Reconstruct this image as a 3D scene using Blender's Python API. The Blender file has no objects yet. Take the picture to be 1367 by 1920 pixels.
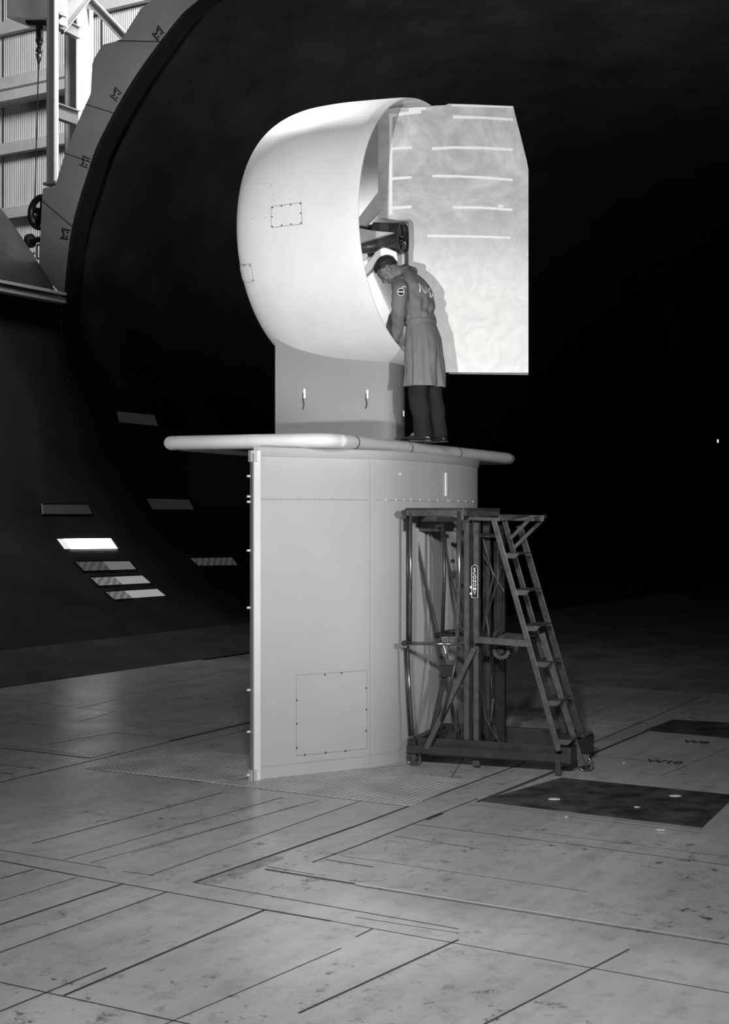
import bpy, bmesh, math, random
from mathutils import Vector, Matrix, noise
random.seed(7)
C = bpy.context.scene.collection
PI = math.pi
# ------------------------------------------------------------------ camera, light, exposure
F = 2655.0; H = 2.1; YH = 966.0; CX = 683.5
cam_d = bpy.data.cameras.new('camera'); cam = bpy.data.objects.new('camera', cam_d); C.objects.link(cam)
cam.location = (0, 0, H); cam.rotation_euler = (PI/2, 0, 0)
cam_d.sensor_width = 36; cam_d.sensor_fit = 'AUTO'; cam_d.lens = F*36/1920
cam_d.shift_y = 6/1920; cam_d.clip_end = 300; cam_d.clip_start = 0.05
bpy.context.scene.camera = cam
vs = bpy.context.scene.view_settings
vs.view_transform = 'Standard'; vs.look = 'None'; vs.gamma = 1; vs.exposure = 0; vs.use_curve_mapping = False
w = bpy.data.worlds.new('world'); bpy.context.scene.world = w; w.use_nodes = True
w.node_tree.nodes['Background'].inputs[0].default_value = (.80, .88, 1, 1)
w.node_tree.nodes['Background'].inputs[1].default_value = 0.014

def look(o, target):
    o.rotation_euler = (Vector(target)-o.location).to_track_quat('-Z', 'Y').to_euler()
def lamp(kind, name, loc, target, energy, **k):
    d = bpy.data.lights.new(name, kind); d.energy = energy
    for a, b in k.items(): setattr(d, a, b)
    o = bpy.data.objects.new(name, d); C.objects.link(o); o.location = loc; look(o, target); return o
lamp('SPOT', 'flood_and_fill', (-2.9, 1.2, 1.5), (.4, 13.2, 5.25), 4150, spot_size=math.radians(25), spot_blend=.45, shadow_soft_size=.10)
lamp('SPOT', 'flood_and_fill', (3.6, 2.4, 3.2), (.3, 12.5, 3.5), 2600, spot_size=math.radians(42), spot_blend=.9, shadow_soft_size=.12)
lamp('SPOT', 'flood_and_fill', (-.9, .8, 4.6), (.0, 10.0, .8), 2600, spot_size=math.radians(40), spot_blend=1.0, shadow_soft_size=.15)
lamp('SPOT', 'flood_and_fill', (.2, 1.2, 4.2), (.0, 7.4, 0), 2000, spot_size=math.radians(82), spot_blend=1.0, shadow_soft_size=.3)
lamp('SPOT', 'flood_and_fill', (-2.0, 17.5, 10.0), (-.1, 13.7, 6.1), 3000, spot_size=math.radians(30), spot_blend=.8, shadow_soft_size=.15)
lamp('SPOT', 'flood_and_fill', (-5.0, 13.75, 4.9), (.61, 14.55, 4.7), 2200, spot_size=math.radians(20), spot_blend=.7, shadow_soft_size=.15)  # added fill through the inlet to brighten the duct's inside, no real lamp
lamp('SPOT', 'arch_fill', (-4.4, 21.2, 8.0), (-4.6, 26.0, 9.6), 680, spot_size=math.radians(80), spot_blend=.8, shadow_soft_size=.2)  # added fill that brightens the arch, its source is invented
lamp('AREA', 'bay_daylight', (-2.2, 25.7, 16.5), (-6, 35, 10), 2500, size=3)
lamp('SPOT', 'bay_lamp', (3, 24, 13.5), (-6.0, 29.3, 11.5), 9000, spot_size=math.radians(16), spot_blend=.6, shadow_soft_size=.2)
lamp('SPOT', 'ceiling_fill', (3, 24, 3.0), (4, 31, 12.2), 2000, spot_size=math.radians(110), spot_blend=1, shadow_soft_size=1.0)  # added upward fill to lift the dark ceiling, no fixture stands there

# ------------------------------------------------------------------ grid of the tunnel: U along the stream, M towards the left wall
TH = math.atan2(2655, 1571.5)
U = Vector((math.cos(TH), math.sin(TH), 0)); M = Vector((-U.y, U.x, 0))
def g(px, py, z=0.0):
    Y = F*(H-z)/(py-YH); return Vector(((px-CX)/F*Y, Y, z))
def onY(px, py, Y): return Vector(((px-CX)/F*Y, Y, H-(py-YH)/F*Y))
def onS(px, py, s):
    x = (px-CX)/F; Y = s/(U.x*x+U.y); return Vector((x*Y, Y, H-(py-YH)/F*Y))
def sm(s, m, z): return U*s + M*m + Vector((0, 0, z))

# ------------------------------------------------------------------ materials
def mat(name, col, rough=.6, metal=0, var=.0, vscale=3, bump=0, bscale=40, spec=.5, emit=None, stretch=(1,1,1), fine=0):
    m = bpy.data.materials.new(name); m.use_nodes = True; nt = m.node_tree; b = nt.nodes['Principled BSDF']
    c = (col, col, col*1.02) if not isinstance(col, tuple) else col
    b.inputs['Base Color'].default_value = (*c, 1); b.inputs['Roughness'].default_value = rough
    b.inputs['Metallic'].default_value = metal; b.inputs['Specular IOR Level'].default_value = spec
    tc = nt.nodes.new('ShaderNodeTexCoord'); mp = nt.nodes.new('ShaderNodeMapping'); mp.inputs['Scale'].default_value = stretch
    nt.links.new(tc.outputs['Object'], mp.inputs[0])
    n = nt.nodes.new('ShaderNodeTexNoise'); n.inputs['Scale'].default_value = vscale; n.inputs['Detail'].default_value = 6
    n.inputs['Roughness'].default_value = .62; nt.links.new(mp.outputs[0], n.inputs['Vector'])
    r = nt.nodes.new('ShaderNodeValToRGB'); v = var if var else .04
    lo = tuple(max(0, x*(1-v)) for x in c); hi = tuple(min(1, x*(1+v)) for x in c)
    r.color_ramp.elements[0].position = .32; r.color_ramp.elements[1].position = .68
    r.color_ramp.elements[0].color = (*lo, 1); r.color_ramp.elements[1].color = (*hi, 1)
    nt.links.new(n.outputs['Fac'], r.inputs[0]); nt.links.new(r.outputs[0], b.inputs['Base Color'])
    if bump:
        n2 = nt.nodes.new('ShaderNodeTexNoise'); n2.inputs['Scale'].default_value = bscale; n2.inputs['Detail'].default_value = 4
        nt.links.new(mp.outputs[0], n2.inputs['Vector'])
        bp = nt.nodes.new('ShaderNodeBump'); bp.inputs['Strength'].default_value = bump; bp.inputs['Distance'].default_value = .02
        nt.links.new(n2.outputs['Fac'], bp.inputs['Height']); nt.links.new(bp.outputs[0], b.inputs['Normal'])
    if emit:
        b.inputs['Emission Color'].default_value = (1, 1, .95, 1); b.inputs['Emission Strength'].default_value = emit
    return m
MT = {}
MT['duct'] = mat('white_duct_paint', .74, .55, var=.05, vscale=2.2, bump=.03, bscale=6)
MT['column'] = mat('grey_fairing_paint', .39, .40, var=.035, vscale=1.6, bump=.02, bscale=9)
MT['platform'] = mat('pale_platform_paint', .52, .33, var=.05, vscale=3)
MT['pylon'] = mat('grey_pylon_paint', .16, .5, var=.04, vscale=2)
MT['groove'] = mat('dark_seam_gap', .03, .9)  # even dark tone for joints, seams and stencils
MT['faint'] = mat('faint_panel_seam', .24, .8)
MT['screw'] = mat('dark_screw', .05, .5, .6)
MT['bolt'] = mat('painted_bolt', .62, .3)
MT['tape'] = mat('pale_masking_tape', .76, .6, var=.05, vscale=14)
MT['steel'] = mat('dark_scaffold_steel', .036, .38, .35, var=.3, vscale=9, bump=.05, bscale=60)
MT['steel_lt'] = mat('worn_scaffold_steel', .066, .4, .3, var=.35, vscale=12)
MT['tube'] = mat('shiny_steel_tube', .16, .22, .8, var=.3, vscale=20)
MT['black'] = mat('blackened_machinery', .02, .35, .3, var=.3, vscale=20)
MT['pipe'] = mat('dark_nacelle_metal', .06, .25, .7, var=.4, vscale=9)
MT['strut'] = mat('grey_vane_paint', .42, .45, var=.1, vscale=8)
MT['tunnel'] = mat('dark_tunnel_lining', .022, .8, spec=.08, var=.35, vscale=.8, bump=.1, bscale=3)
MT['walllow'] = mat('lit_tunnel_lining', .05, .8, spec=.1, var=.28, vscale=1.3, bump=.08, bscale=5, stretch=(1, 1, 3))  # lighter copy of the lining: light low on the wall put into colour
MT['arch'] = mat('grey_arch_steel', .20, .6, var=.08, vscale=1.5)
MT['corr'] = mat('corrugated_siding', .46, .55, .1, var=.12, vscale=1.2, stretch=(3, 3, .5))
MT['girt'] = mat('grey_girt_steel', .5, .6, var=.1)
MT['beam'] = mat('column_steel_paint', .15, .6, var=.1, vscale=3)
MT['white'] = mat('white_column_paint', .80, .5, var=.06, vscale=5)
MT['coat'] = mat('grey_work_coat_cloth', .155, .9, var=.06, vscale=9, bump=.15, bscale=22, spec=.15)
MT['trouser'] = mat('dark_trouser_cloth', .016, .9, var=.1, vscale=9, bump=.1, bscale=30, spec=.15)
MT['shoe'] = mat('black_shoe_leather', .012, .3)
MT['skin'] = mat('skin', (.125, .122, .118), .6, var=.05, vscale=12)
MT['hair'] = mat('dark_hair', .010, .5, bump=.5, bscale=90, stretch=(1, 1, 3))
MT['print'] = mat('white_cloth_lettering', .75, .8)
MT['dark2'] = mat('dark_sole_plate', .055, .5, .2, var=.9, vscale=4, bump=.1, bscale=20, stretch=(1, 1, 1))
MT['paper'] = mat('pale_paper_scrap', .6, .7)
MT['farfloor'] = mat('dark_diffuser_floor', .16, .65, var=.4, vscale=1.2)
MT['rubber'] = mat('black_rubber', .02, .6)
MT['door'] = mat('dark_clamshell_sheet', .022, .3, .1, spec=.25, var=.9, vscale=.5)

def tread_mat():
    m = bpy.data.materials.new('tread_plate_steel'); m.use_nodes = True; nt = m.node_tree; b = nt.nodes['Principled BSDF']
    tc = nt.nodes.new('ShaderNodeTexCoord'); mp = nt.nodes.new('ShaderNodeMapping')
    mp.inputs['Rotation'].default_value = (0, 0, -TH+PI/4); nt.links.new(tc.outputs['Object'], mp.inputs[0])
    sx = nt.nodes.new('ShaderNodeSeparateXYZ'); nt.links.new(mp.outputs[0], sx.inputs[0])
    def sn(o):
        a = nt.nodes.new('ShaderNodeMath'); a.operation = 'MULTIPLY'; a.inputs[1].default_value = 2*PI/.075; nt.links.new(o, a.inputs[0])
        s = nt.nodes.new('ShaderNodeMath'); s.operation = 'SINE'; nt.links.new(a.outputs[0], s.inputs[0]); return s.outputs[0]
    mu = nt.nodes.new('ShaderNodeMath'); mu.operation = 'MULTIPLY'; nt.links.new(sn(sx.outputs[0]), mu.inputs[0]); nt.links.new(sn(sx.outputs[1]), mu.inputs[1])
    r = nt.nodes.new('ShaderNodeValToRGB'); r.color_ramp.elements[0].position = .05; r.color_ramp.elements[1].position = .45
    r.color_ramp.elements[0].color = (.36, .36, .365, 1); r.color_ramp.elements[1].color = (.60, .60, .61, 1)
    nt.links.new(mu.outputs[0], r.inputs[0])
    n = nt.nodes.new('ShaderNodeTexNoise'); n.inputs['Scale'].default_value = 2.5; n.inputs['Detail'].default_value = 6; nt.links.new(tc.outputs['Object'], n.inputs[0])
    mx = nt.nodes.new('ShaderNodeMix'); mx.data_type = 'RGBA'; mx.blend_type = 'MULTIPLY'; mx.inputs[0].default_value = .7
    r2 = nt.nodes.new('ShaderNodeValToRGB'); r2.color_ramp.elements[0].position = .3; r2.color_ramp.elements[1].position = .6
    r2.color_ramp.elements[0].color = (.5, .5, .5, 1); nt.links.new(n.outputs['Fac'], r2.inputs[0])
    nt.links.new(r.outputs[0], mx.inputs[6]); nt.links.new(r2.outputs[0], mx.inputs[7]); nt.links.new(mx.outputs[2], b.inputs['Base Color'])
    bp = nt.nodes.new('ShaderNodeBump'); bp.inputs['Strength'].default_value = .5; bp.inputs['Distance'].default_value = .006
    nt.links.new(mu.outputs[0], bp.inputs['Height']); nt.links.new(bp.outputs[0], b.inputs['Normal']); b.inputs['Roughness'].default_value = .45
    return m
MT['tread'] = tread_mat()
def floor_mat():
    # painted steel floor: broad tone patches per panel, scuffs and small dark stains
    m = bpy.data.materials.new('scuffed_floor_paint'); m.use_nodes = True; nt = m.node_tree; b = nt.nodes['Principled BSDF']
    tc = nt.nodes.new('ShaderNodeTexCoord'); mp = nt.nodes.new('ShaderNodeMapping'); mp.inputs['Rotation'].default_value = (0, 0, -TH)
    nt.links.new(tc.outputs['Object'], mp.inputs[0])
    def nz(scale, det, rough, p0, p1, c0, c1, st=None):
        src = mp.outputs[0]
        if st:
            q = nt.nodes.new('ShaderNodeMapping'); q.inputs['Scale'].default_value = st; nt.links.new(src, q.inputs[0]); src = q.outputs[0]
        n = nt.nodes.new('ShaderNodeTexNoise'); n.inputs['Scale'].default_value = scale; n.inputs['Detail'].default_value = det; n.inputs['Roughness'].default_value = rough
        nt.links.new(src, n.inputs[0]); r = nt.nodes.new('ShaderNodeValToRGB')
        r.color_ramp.elements[0].position = p0; r.color_ramp.elements[1].position = p1
        r.color_ramp.elements[0].color = (c0, c0, c0, 1); r.color_ramp.elements[1].color = (c1, c1, c1, 1)
        nt.links.new(n.outputs['Fac'], r.inputs[0]); return r.outputs[0]
    def mul(a, c, f=1):
        x = nt.nodes.new('ShaderNodeMix'); x.data_type = 'RGBA'; x.blend_type = 'MULTIPLY'; x.inputs[0].default_value = f
        nt.links.new(a, x.inputs[6]); nt.links.new(c, x.inputs[7]); return x.outputs[2]
    base = nz(.8, 5, .6, .3, .7, .33, .45)
    base = mul(base, nz(6, 9, .8, .34, .50, .70, 1), 1)
    st = nz(6.5, 10, .85, .40, .44, .12, 1)            # small dark flecks
    msk = nz(.55, 3, .5, .42, .56, 1, 0)
    x = nt.nodes.new('ShaderNodeMix'); x.data_type = 'RGBA'; x.blend_type = 'MULTIPLY'
    nt.links.new(msk, x.inputs[0]); nt.links.new(base, x.inputs[6]); nt.links.new(st, x.inputs[7])
    base = mul(x.outputs[2], nz(12, 9, .8, .33, .37, .25, 1), .8)
    base = mul(base, nz(2.2, 4, .6, .3, .6, .86, 1.0, (.15, 3, 1)), 1)
    nt.links.new(base, b.inputs['Base Color'])
    rr = nt.nodes.new('ShaderNodeMapRange'); rr.inputs['To Min'].default_value = .20; rr.inputs['To Max'].default_value = .42
    n = nt.nodes.new('ShaderNodeTexNoise'); n.inputs['Scale'].default_value = 1.7; n.inputs['Detail'].default_value = 6; nt.links.new(mp.outputs[0], n.inputs[0])
    nt.links.new(n.outputs['Fac'], rr.inputs[0]); nt.links.new(rr.outputs[0], b.inputs['Roughness'])
    b.inputs['Specular IOR Level'].default_value = .4
    return m
MT['floor'] = floor_mat()
def vane_mat():
    # sanded filler patches on the flat vane
    m = bpy.data.materials.new('sanded_vane_filler'); m.use_nodes = True; nt = m.node_tree; b = nt.nodes['Principled BSDF']
    tc = nt.nodes.new('ShaderNodeTexCoord')
    n = nt.nodes.new('ShaderNodeTexNoise'); n.inputs['Scale'].default_value = 1.3; n.inputs['Detail'].default_value = 7; n.inputs['Distortion'].default_value = 1.8
    n.inputs['Roughness'].default_value = .6
    nt.links.new(tc.outputs['Object'], n.inputs[0])
    r = nt.nodes.new('ShaderNodeValToRGB'); r.color_ramp.elements[0].position = .3; r.color_ramp.elements[1].position = .66
    r.color_ramp.elements[0].color = (.30, .30, .30, 1); r.color_ramp.elements[1].color = (.62, .62, .61, 1)
    e = r.color_ramp.elements.new(.5); e.color = (.46, .46, .46, 1)
    nt.links.new(n.outputs['Fac'], r.inputs[0])
    # the filled, darker upper half against the whiter lower half
    sx = nt.nodes.new('ShaderNodeSeparateXYZ'); nt.links.new(tc.outputs['Object'], sx.inputs[0])
    ad = nt.nodes.new('ShaderNodeMath'); ad.operation = 'MULTIPLY_ADD'; ad.inputs[1].default_value = .9; nt.links.new(n.outputs['Fac'], ad.inputs[0]); nt.links.new(sx.outputs[2], ad.inputs[2])
    mr = nt.nodes.new('ShaderNodeMapRange'); mr.inputs['From Min'].default_value = 1.15; mr.inputs['From Max'].default_value = 2.0
    mr.interpolation_type = 'SMOOTHSTEP'
    nt.links.new(ad.outputs[0], mr.inputs[0])
    x = nt.nodes.new('ShaderNodeMix'); x.data_type = 'RGBA'; nt.links.new(mr.outputs[0], x.inputs[0])
    x.inputs[6].default_value = (.72, .72, .70, 1); nt.links.new(r.outputs[0], x.inputs[7])
    w2 = nt.nodes.new('ShaderNodeTexNoise'); w2.inputs['Scale'].default_value = 4; w2.inputs['Detail'].default_value = 5; w2.inputs['Distortion'].default_value = 2.5
    nt.links.new(tc.outputs['Object'], w2.inputs[0])
    r3 = nt.nodes.new('ShaderNodeValToRGB'); r3.color_ramp.elements[0].position = .35; r3.color_ramp.elements[1].position = .6
    r3.color_ramp.elements[0].color = (.88, .88, .88, 1); nt.links.new(w2.outputs['Fac'], r3.inputs[0])
    y = nt.nodes.new('ShaderNodeMix'); y.data_type = 'RGBA'; y.blend_type = 'MULTIPLY'; y.inputs[0].default_value = 1
    nt.links.new(x.outputs[2], y.inputs[6]); nt.links.new(r3.outputs[0], y.inputs[7]); nt.links.new(y.outputs[2], b.inputs['Base Color'])
    b.inputs['Roughness'].default_value = .55
    return m
MT['vane'] = vane_mat()

# ------------------------------------------------------------------ mesh builder
class MB:
    def __init__(s): s.v = []; s.f = []; s.mi = []
    def add(s, vs, fs, mi=0):
        o = len(s.v); s.v += [tuple(v) for v in vs]
        for f in fs: s.f.append([i+o for i in f]); s.mi.append(mi)
    def box8(s, p, mi=0):   # 8 corners: bottom 4, top 4
        s.add(p, [(0,3,2,1),(4,5,6,7),(0,1,5,4),(1,2,6,5),(2,3,7,6),(3,0,4,7)], mi)
    def obox(s, o, ax, ay, az, mi=0):   # origin corner and three edge vectors
        o = Vector(o); ax = Vector(ax); ay = Vector(ay); az = Vector(az)
        s.box8([o, o+ax, o+ax+ay, o+ay, o+az, o+ax+az, o+ax+ay+az, o+ay+az], mi)
    def bar(s, a, b, w, h=None, up=(0,0,1), mi=0):
        a = Vector(a); b = Vector(b); d = (b-a).normalized(); h = h or w
        x = d.cross(Vector(up));
        if x.length < 1e-3: x = d.cross(Vector((0,1,0)))
        x.normalize(); y = x.cross(d).normalized(); x = x*w/2; y = y*h/2
        s.box8([a-x-y, a+x-y, a+x+y, a-x+y, b-x-y, b+x-y, b+x+y, b-x+y], mi)
    def tube(s, pts, r, n=10, mi=0, cap=True):
        pts = [Vector(p) for p in pts]; rs = r if isinstance(r, (list, tuple)) else [r]*len(pts); rings = []
        t0 = (pts[1]-pts[0]).normalized(); x = t0.cross(Vector((0,0,1)))
        if x.length < 1e-3: x = Vector((1,0,0))
        x.normalize()
        for i, p in enumerate(pts):
            t = (pts[min(i+1, len(pts)-1)]-pts[max(i-1, 0)]).normalized()
            x = (x-t*x.dot(t)).normalized(); y = t.cross(x)
            rings.append([p+(x*math.cos(2*PI*k/n)+y*math.sin(2*PI*k/n))*rs[i] for k in range(n)])
        s.loft(rings, cap, mi)
    def loft(s, rings, cap=True, mi=0, closed=True):
        n = len(rings[0]); vs = [v for r in rings for v in r]; fs = []
        for i in range(len(rings)-1):
            for k in range(n if closed else n-1):
                fs.append((i*n+k, i*n+(k+1) % n, (i+1)*n+(k+1) % n, (i+1)*n+k))
        if cap: fs.append(tuple(range(n))[::-1]); fs.append(tuple((len(rings)-1)*n+k for k in range(n)))
        s.add(vs, fs, mi)
    def disc(s, c, ax, r, t, n=24, mi=0):
        c = Vector(c); ax = Vector(ax).normalized(); s.tube([c-ax*t/2, c+ax*t/2], r, n, mi)
    def prism(s, pts, d, mi=0):
        n = len(pts); d = Vector(d); a = [Vector(p) for p in pts]
        s.add(a+[p+d for p in a], [tuple(range(n))[::-1], tuple(range(n, 2*n))]+[(i, (i+1) % n, n+(i+1) % n, n+i) for i in range(n)], mi)
    def build(s, name, mats, parent=None, smooth=False, bevel=0, origin=None, auto=None):
        me = bpy.data.meshes.new(name); o0 = Vector(origin) if origin is not None else Vector((0,0,0))
        me.from_pydata([tuple(Vector(v)-o0) for v in s.v], [], s.f); me.update()
        mats = mats if isinstance(mats, list) else [mats]
        for m in mats: me.materials.append(m)
        me.polygons.foreach_set('material_index', s.mi)
        bm = bmesh.new(); bm.from_mesh(me); bmesh.ops.recalc_face_normals(bm, faces=bm.faces); bm.to_mesh(me); bm.free()
        if smooth: me.polygons.foreach_set('use_smooth', [True]*len(me.polygons))
        o = bpy.data.objects.new(name, me); C.objects.link(o)
        if auto: me.set_sharp_from_angle(angle=math.radians(auto))
        if bevel:
            b = o.modifiers.new('bevel', 'BEVEL'); b.width = bevel; b.segments = 2; b.limit_method = 'ANGLE'
        if parent is not None:
            o.parent = parent; o.location = o0-world(parent)
        else: o.location = o0
        return o
def world(o):
    v = Vector((0,0,0))
    while o is not None: v = v+o.location; o = o.parent
    return v
def tag(o, label=None, cat=None, group=None, kind=None):
    if label: o['label'] = label
    if cat: o['category'] = cat
    if group: o['group'] = group
    if kind: o['kind'] = kind
    return o
def thing(name, loc, label, cat, group=None):
    o = bpy.data.objects.new(name, None); C.objects.link(o); o.location = loc; o.empty_display_size = .1
    return tag(o, label, cat, group)
def struct(mb, name, mats, **k): return tag(mb.build(name, mats, **k), kind='structure')

# ------------------------------------------------------------------ floor with its seams
def seam(mb, pts, wpx, mi=1, z=.0015):
    for (a, b) in zip(pts, pts[1:]):
        p = g(*a); q = g(*b); d = (q-p).normalized(); n = Vector((-d.y, d.x, 0))
        # width as it lies on the ground
        wd = wpx*.0045
        mb.add([p-n*wd/2+Vector((0,0,z)), q-n*wd/2+Vector((0,0,z)), q+n*wd/2+Vector((0,0,z)), p+n*wd/2+Vector((0,0,z))], [(0,1,2,3)], mi)
fl = MB()
c4 = [sm(-6, -9, 0), sm(16.5, -9, 0), sm(16.5, 12.55, 0), sm(-6, 12.55, 0)]
fl.add(c4, [(0,1,2,3)], 0)
fl.add([sm(16.5,-9,0), sm(16.5,12.55,0), sm(16.5,12.55,-.3), sm(16.5,-9,-.3)], [(0,1,2,3)], 1)
for pts, wd in [
    ([(363,1655),(667,1549)],5), ([(667,1549),(897,1463),(985,1430)],4.5), ([(1102,1397),(1205,1353)],3.5), ([(1205,1353),(1312,1307)],2.5),
    ([(586,1617),(667,1587),(897,1497)],3), ([(800,1537),(830,1525)],7), ([(895,1504),(1062,1438)],9), ([(1105,1416),(1222,1367)],8),
    ([(0,1467),(320,1391)],4), ([(318,1390),(480,1352)],13), ([(345,1397),(480,1366)],2.5),
    ([(-30,1744),(232,1657)],4), ([(-60,1808),(312,1673)],2.5), ([(120,1867),(352,1768),(497,1706)],4), ([(560,1900),(860,1762)],3), ([(-20,1905),(200,1815)],2.5), ([(900,1925),(1180,1780)],2.5), ([(300,1925),(640,1778)],1.5), ([(0,1842),(420,1935)],2), ([(0,1648),(65,1630)],3), ([(0,1690),(145,1645)],1.5),
    ([(60,1582),(418,1486)],3), ([(120,1612),(530,1495)],2), ([(168,1618),(600,1500)],1.3), ([(280,1642),(690,1497)],1.8), ([(245,1600),(560,1510)],1.2),
    ([(72,1399),(217,1373)],2.5), ([(145,1329),(217,1312)],2.5), ([(145,1355),(215,1334)],2), ([(60,1334),(150,1320)],1.2),
    ([(217,1374),(345,1387)],2), ([(0,1402),(172,1422)],6), ([(0,1397),(150,1415)],2), ([(172,1421),(217,1409)],3), ([(0,1434),(75,1441)],2), ([(0,1449),(25,1452)],4),
    ([(0,1310),(215,1334)],1.5), ([(50,1355),(88,1362)],2),
    ([(0,1614),(145,1642)],3.5), ([(145,1642),(497,1706)],2.5), ([(497,1706),(620,1727)],4), ([(620,1727),(860,1770),(1367,1862)],1.6),
    ([(0,1594),(200,1628)],1.8), ([(230,1634),(290,1642)],1.8), ([(365,1655),(700,1714),(860,1742)],2), 
    ([(160,1441),(384,1467)],4), ([(384,1467),(770,1513)],1.5), ([(770,1545),(1100,1587),(1367,1623)],1.8), ([(740,1568),(900,1592)],1.5), ([(1000,1560),(1367,1607)],1),
    ([(640,1605),(780,1625),(1100,1672)],1), ([(610,1612),(700,1626)],2.5), ([(900,1507),(1317,1556)],1.3), 
    ([(880,1508),(1310,1562)],1), ([(667,1720),(860,1750)],1.2), ([(667,1757),(700,1741)],2),
    ([(1060,1412),(1190,1424)],1.8), ([(1190,1424),(1245,1432)],1), ([(1240,1455),(1367,1402)],1), ([(760,1435),(640,1448)],1.5),
    ([(890,1463),(1000,1478)],1), ([(870,1420),(840,1468)],1.5), ([(985,1395),(1130,1330),(1240,1290)],1.2), ([(1295,1316),(1367,1320)],1.5), ([(1290,1325),(1335,1312)],1.5),
    ([(350,1276),(200,1290)],1.5), ([(360,1309),(215,1320)],1), ([(420,1256),(475,1260)],2), ([(330,1280),(425,1258)],1.3),
    ([(920,1277),(1367,1300)],5)]:
    seam(fl, pts, wd)
seam(fl, [(497,1630),(667,1658)], 5); seam(fl, [(667,1658),(1367,1769)], 3.5, 2, .004); seam(fl, [(667,1660.5),(1367,1772)], 2)
for pts in [[(1312,1308),(1367,1285)], [(500,1625),(590,1640)]]: seam(fl, pts, 1.5)
# concrete strip at the joint corner
seam(fl, [(390,1655),(520,1607)], 26, 3, .0009)
struct(fl, 'floor', [MT['floor'], MT['groove'], mat('pale_metal_edge_strip', .62, .35), mat('grey_joint_filler', .22, .7, var=.4, vscale=10)])
ff = MB(); ff.add([sm(16.5,-14,-.02), sm(75,-14,-.02), sm(75,14.5,-.02), sm(16.5,14.5,-.02)], [(0,1,2,3)])
struct(ff, 'floor_diffuser', MT['farfloor'])

def plate(name, corners, m, label, cat, extra=None):
    mb = MB(); mb.prism([g(*c)+Vector((0,0,.001)) for c in corners], (0,0,.004)); return tag(mb.build(name, m), label, cat)
plate('tread_plate', [(162,1441),(335,1402),(600,1432),(395,1467)], MT['tread'], 'large raised-pattern steel tread plate left of the column foot', 'floor plate')
plate('tread_plate', [(397,1468),(600,1432),(884,1464),(770,1512)], MT['tread'], 'raised-pattern steel tread plate in front of the column foot', 'floor plate')
plate('tread_plate', [(872,1372),(950,1331),(1188,1356),(1104,1389)], MT['tread'], 'raised-pattern tread plate behind the wheeled ladder', 'floor plate')
plate('sole_plate', [(898,1503),(1052,1459),(1380,1492),(1316,1553)], MT['dark2'], 'large dark stained steel floor plate in front of the ladder', 'floor plate')
plate('sole_plate', [(1208,1370),(1262,1350),(1440,1360),(1400,1388)], MT['dark2'], 'smaller dark floor plate at the right edge, farther back', 'floor plate')
for (x, y, wd, l) in [(1040,1500,.055,'white torn scrap lying on the dark floor plate, left of the smaller scrap'), (1194,1515,.028,'tiny white chip on the dark floor plate'),
                      (1062,1534,.018,'small white crumb on the pale floor just in front of the dark plate'), (1240,1558,.038,'pale block-like scrap in front of the right end of the dark plate'),
                      (1266,1494,.05,'faint grey smear of paper at the right of the dark plate'), (1170,1432,.015,'tiny pale speck on the floor right of the ladder caster')]:
    p = g(x, y)+Vector((0,0,.006)); mb = MB(); n = 9; random.seed(x)
    pts = [p+Vector((math.cos(k*2*PI/n)*wd*random.uniform(.6,1), math.sin(k*2*PI/n)*wd*.8*random.uniform(.5,1), 0)) for k in range(n)]
    mb.prism(pts, (0,0,.004)); tag(mb.build('paper_scrap', MT['paper']), l, 'scrap', 'scraps on the floor')
def text_mesh(name, body, size, m, extrude=.0, parent=None, mw=None, shear=0, bold=0):
    cu = bpy.data.curves.new(name, 'FONT'); cu.body = body; cu.size = size; cu.extrude = extrude; cu.align_x = 'CENTER'; cu.align_y = 'CENTER'; cu.offset = bold
    cu.resolution_u = 3
    t = bpy.data.objects.new(name+'_tmp', cu); C.objects.link(t)
    dg = bpy.context.evaluated_depsgraph_get(); me = bpy.data.meshes.new_from_object(t.evaluated_get(dg)); bpy.data.objects.remove(t)
    if mw is not None: me.transform(mw)
    me.materials.clear(); me.materials.append(m)
    o = bpy.data.objects.new(name, me); C.objects.link(o)
    if parent is not None: o.parent = parent; me.transform(Matrix.Translation(-world(parent)))
    return o
for (x, y, tx, l) in [(1246,1429,'W10','black stencilled W10 painted on the floor right of the ladder'), (1305,1392,'W8','black stencilled W8 painted on the floor by the farther dark plate')]:
    p = g(x, y); mw = Matrix.Translation(p+Vector((0,0,.004))) @ Matrix.Rotation(math.radians(-27), 4, 'Z') @ Matrix.Diagonal((1.0, 1.15, 1, 1))
    tag(text_mesh('floor_stencil', tx, .15, MT['groove'], .0005, None, mw, bold=.006), l, 'stencil')

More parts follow.
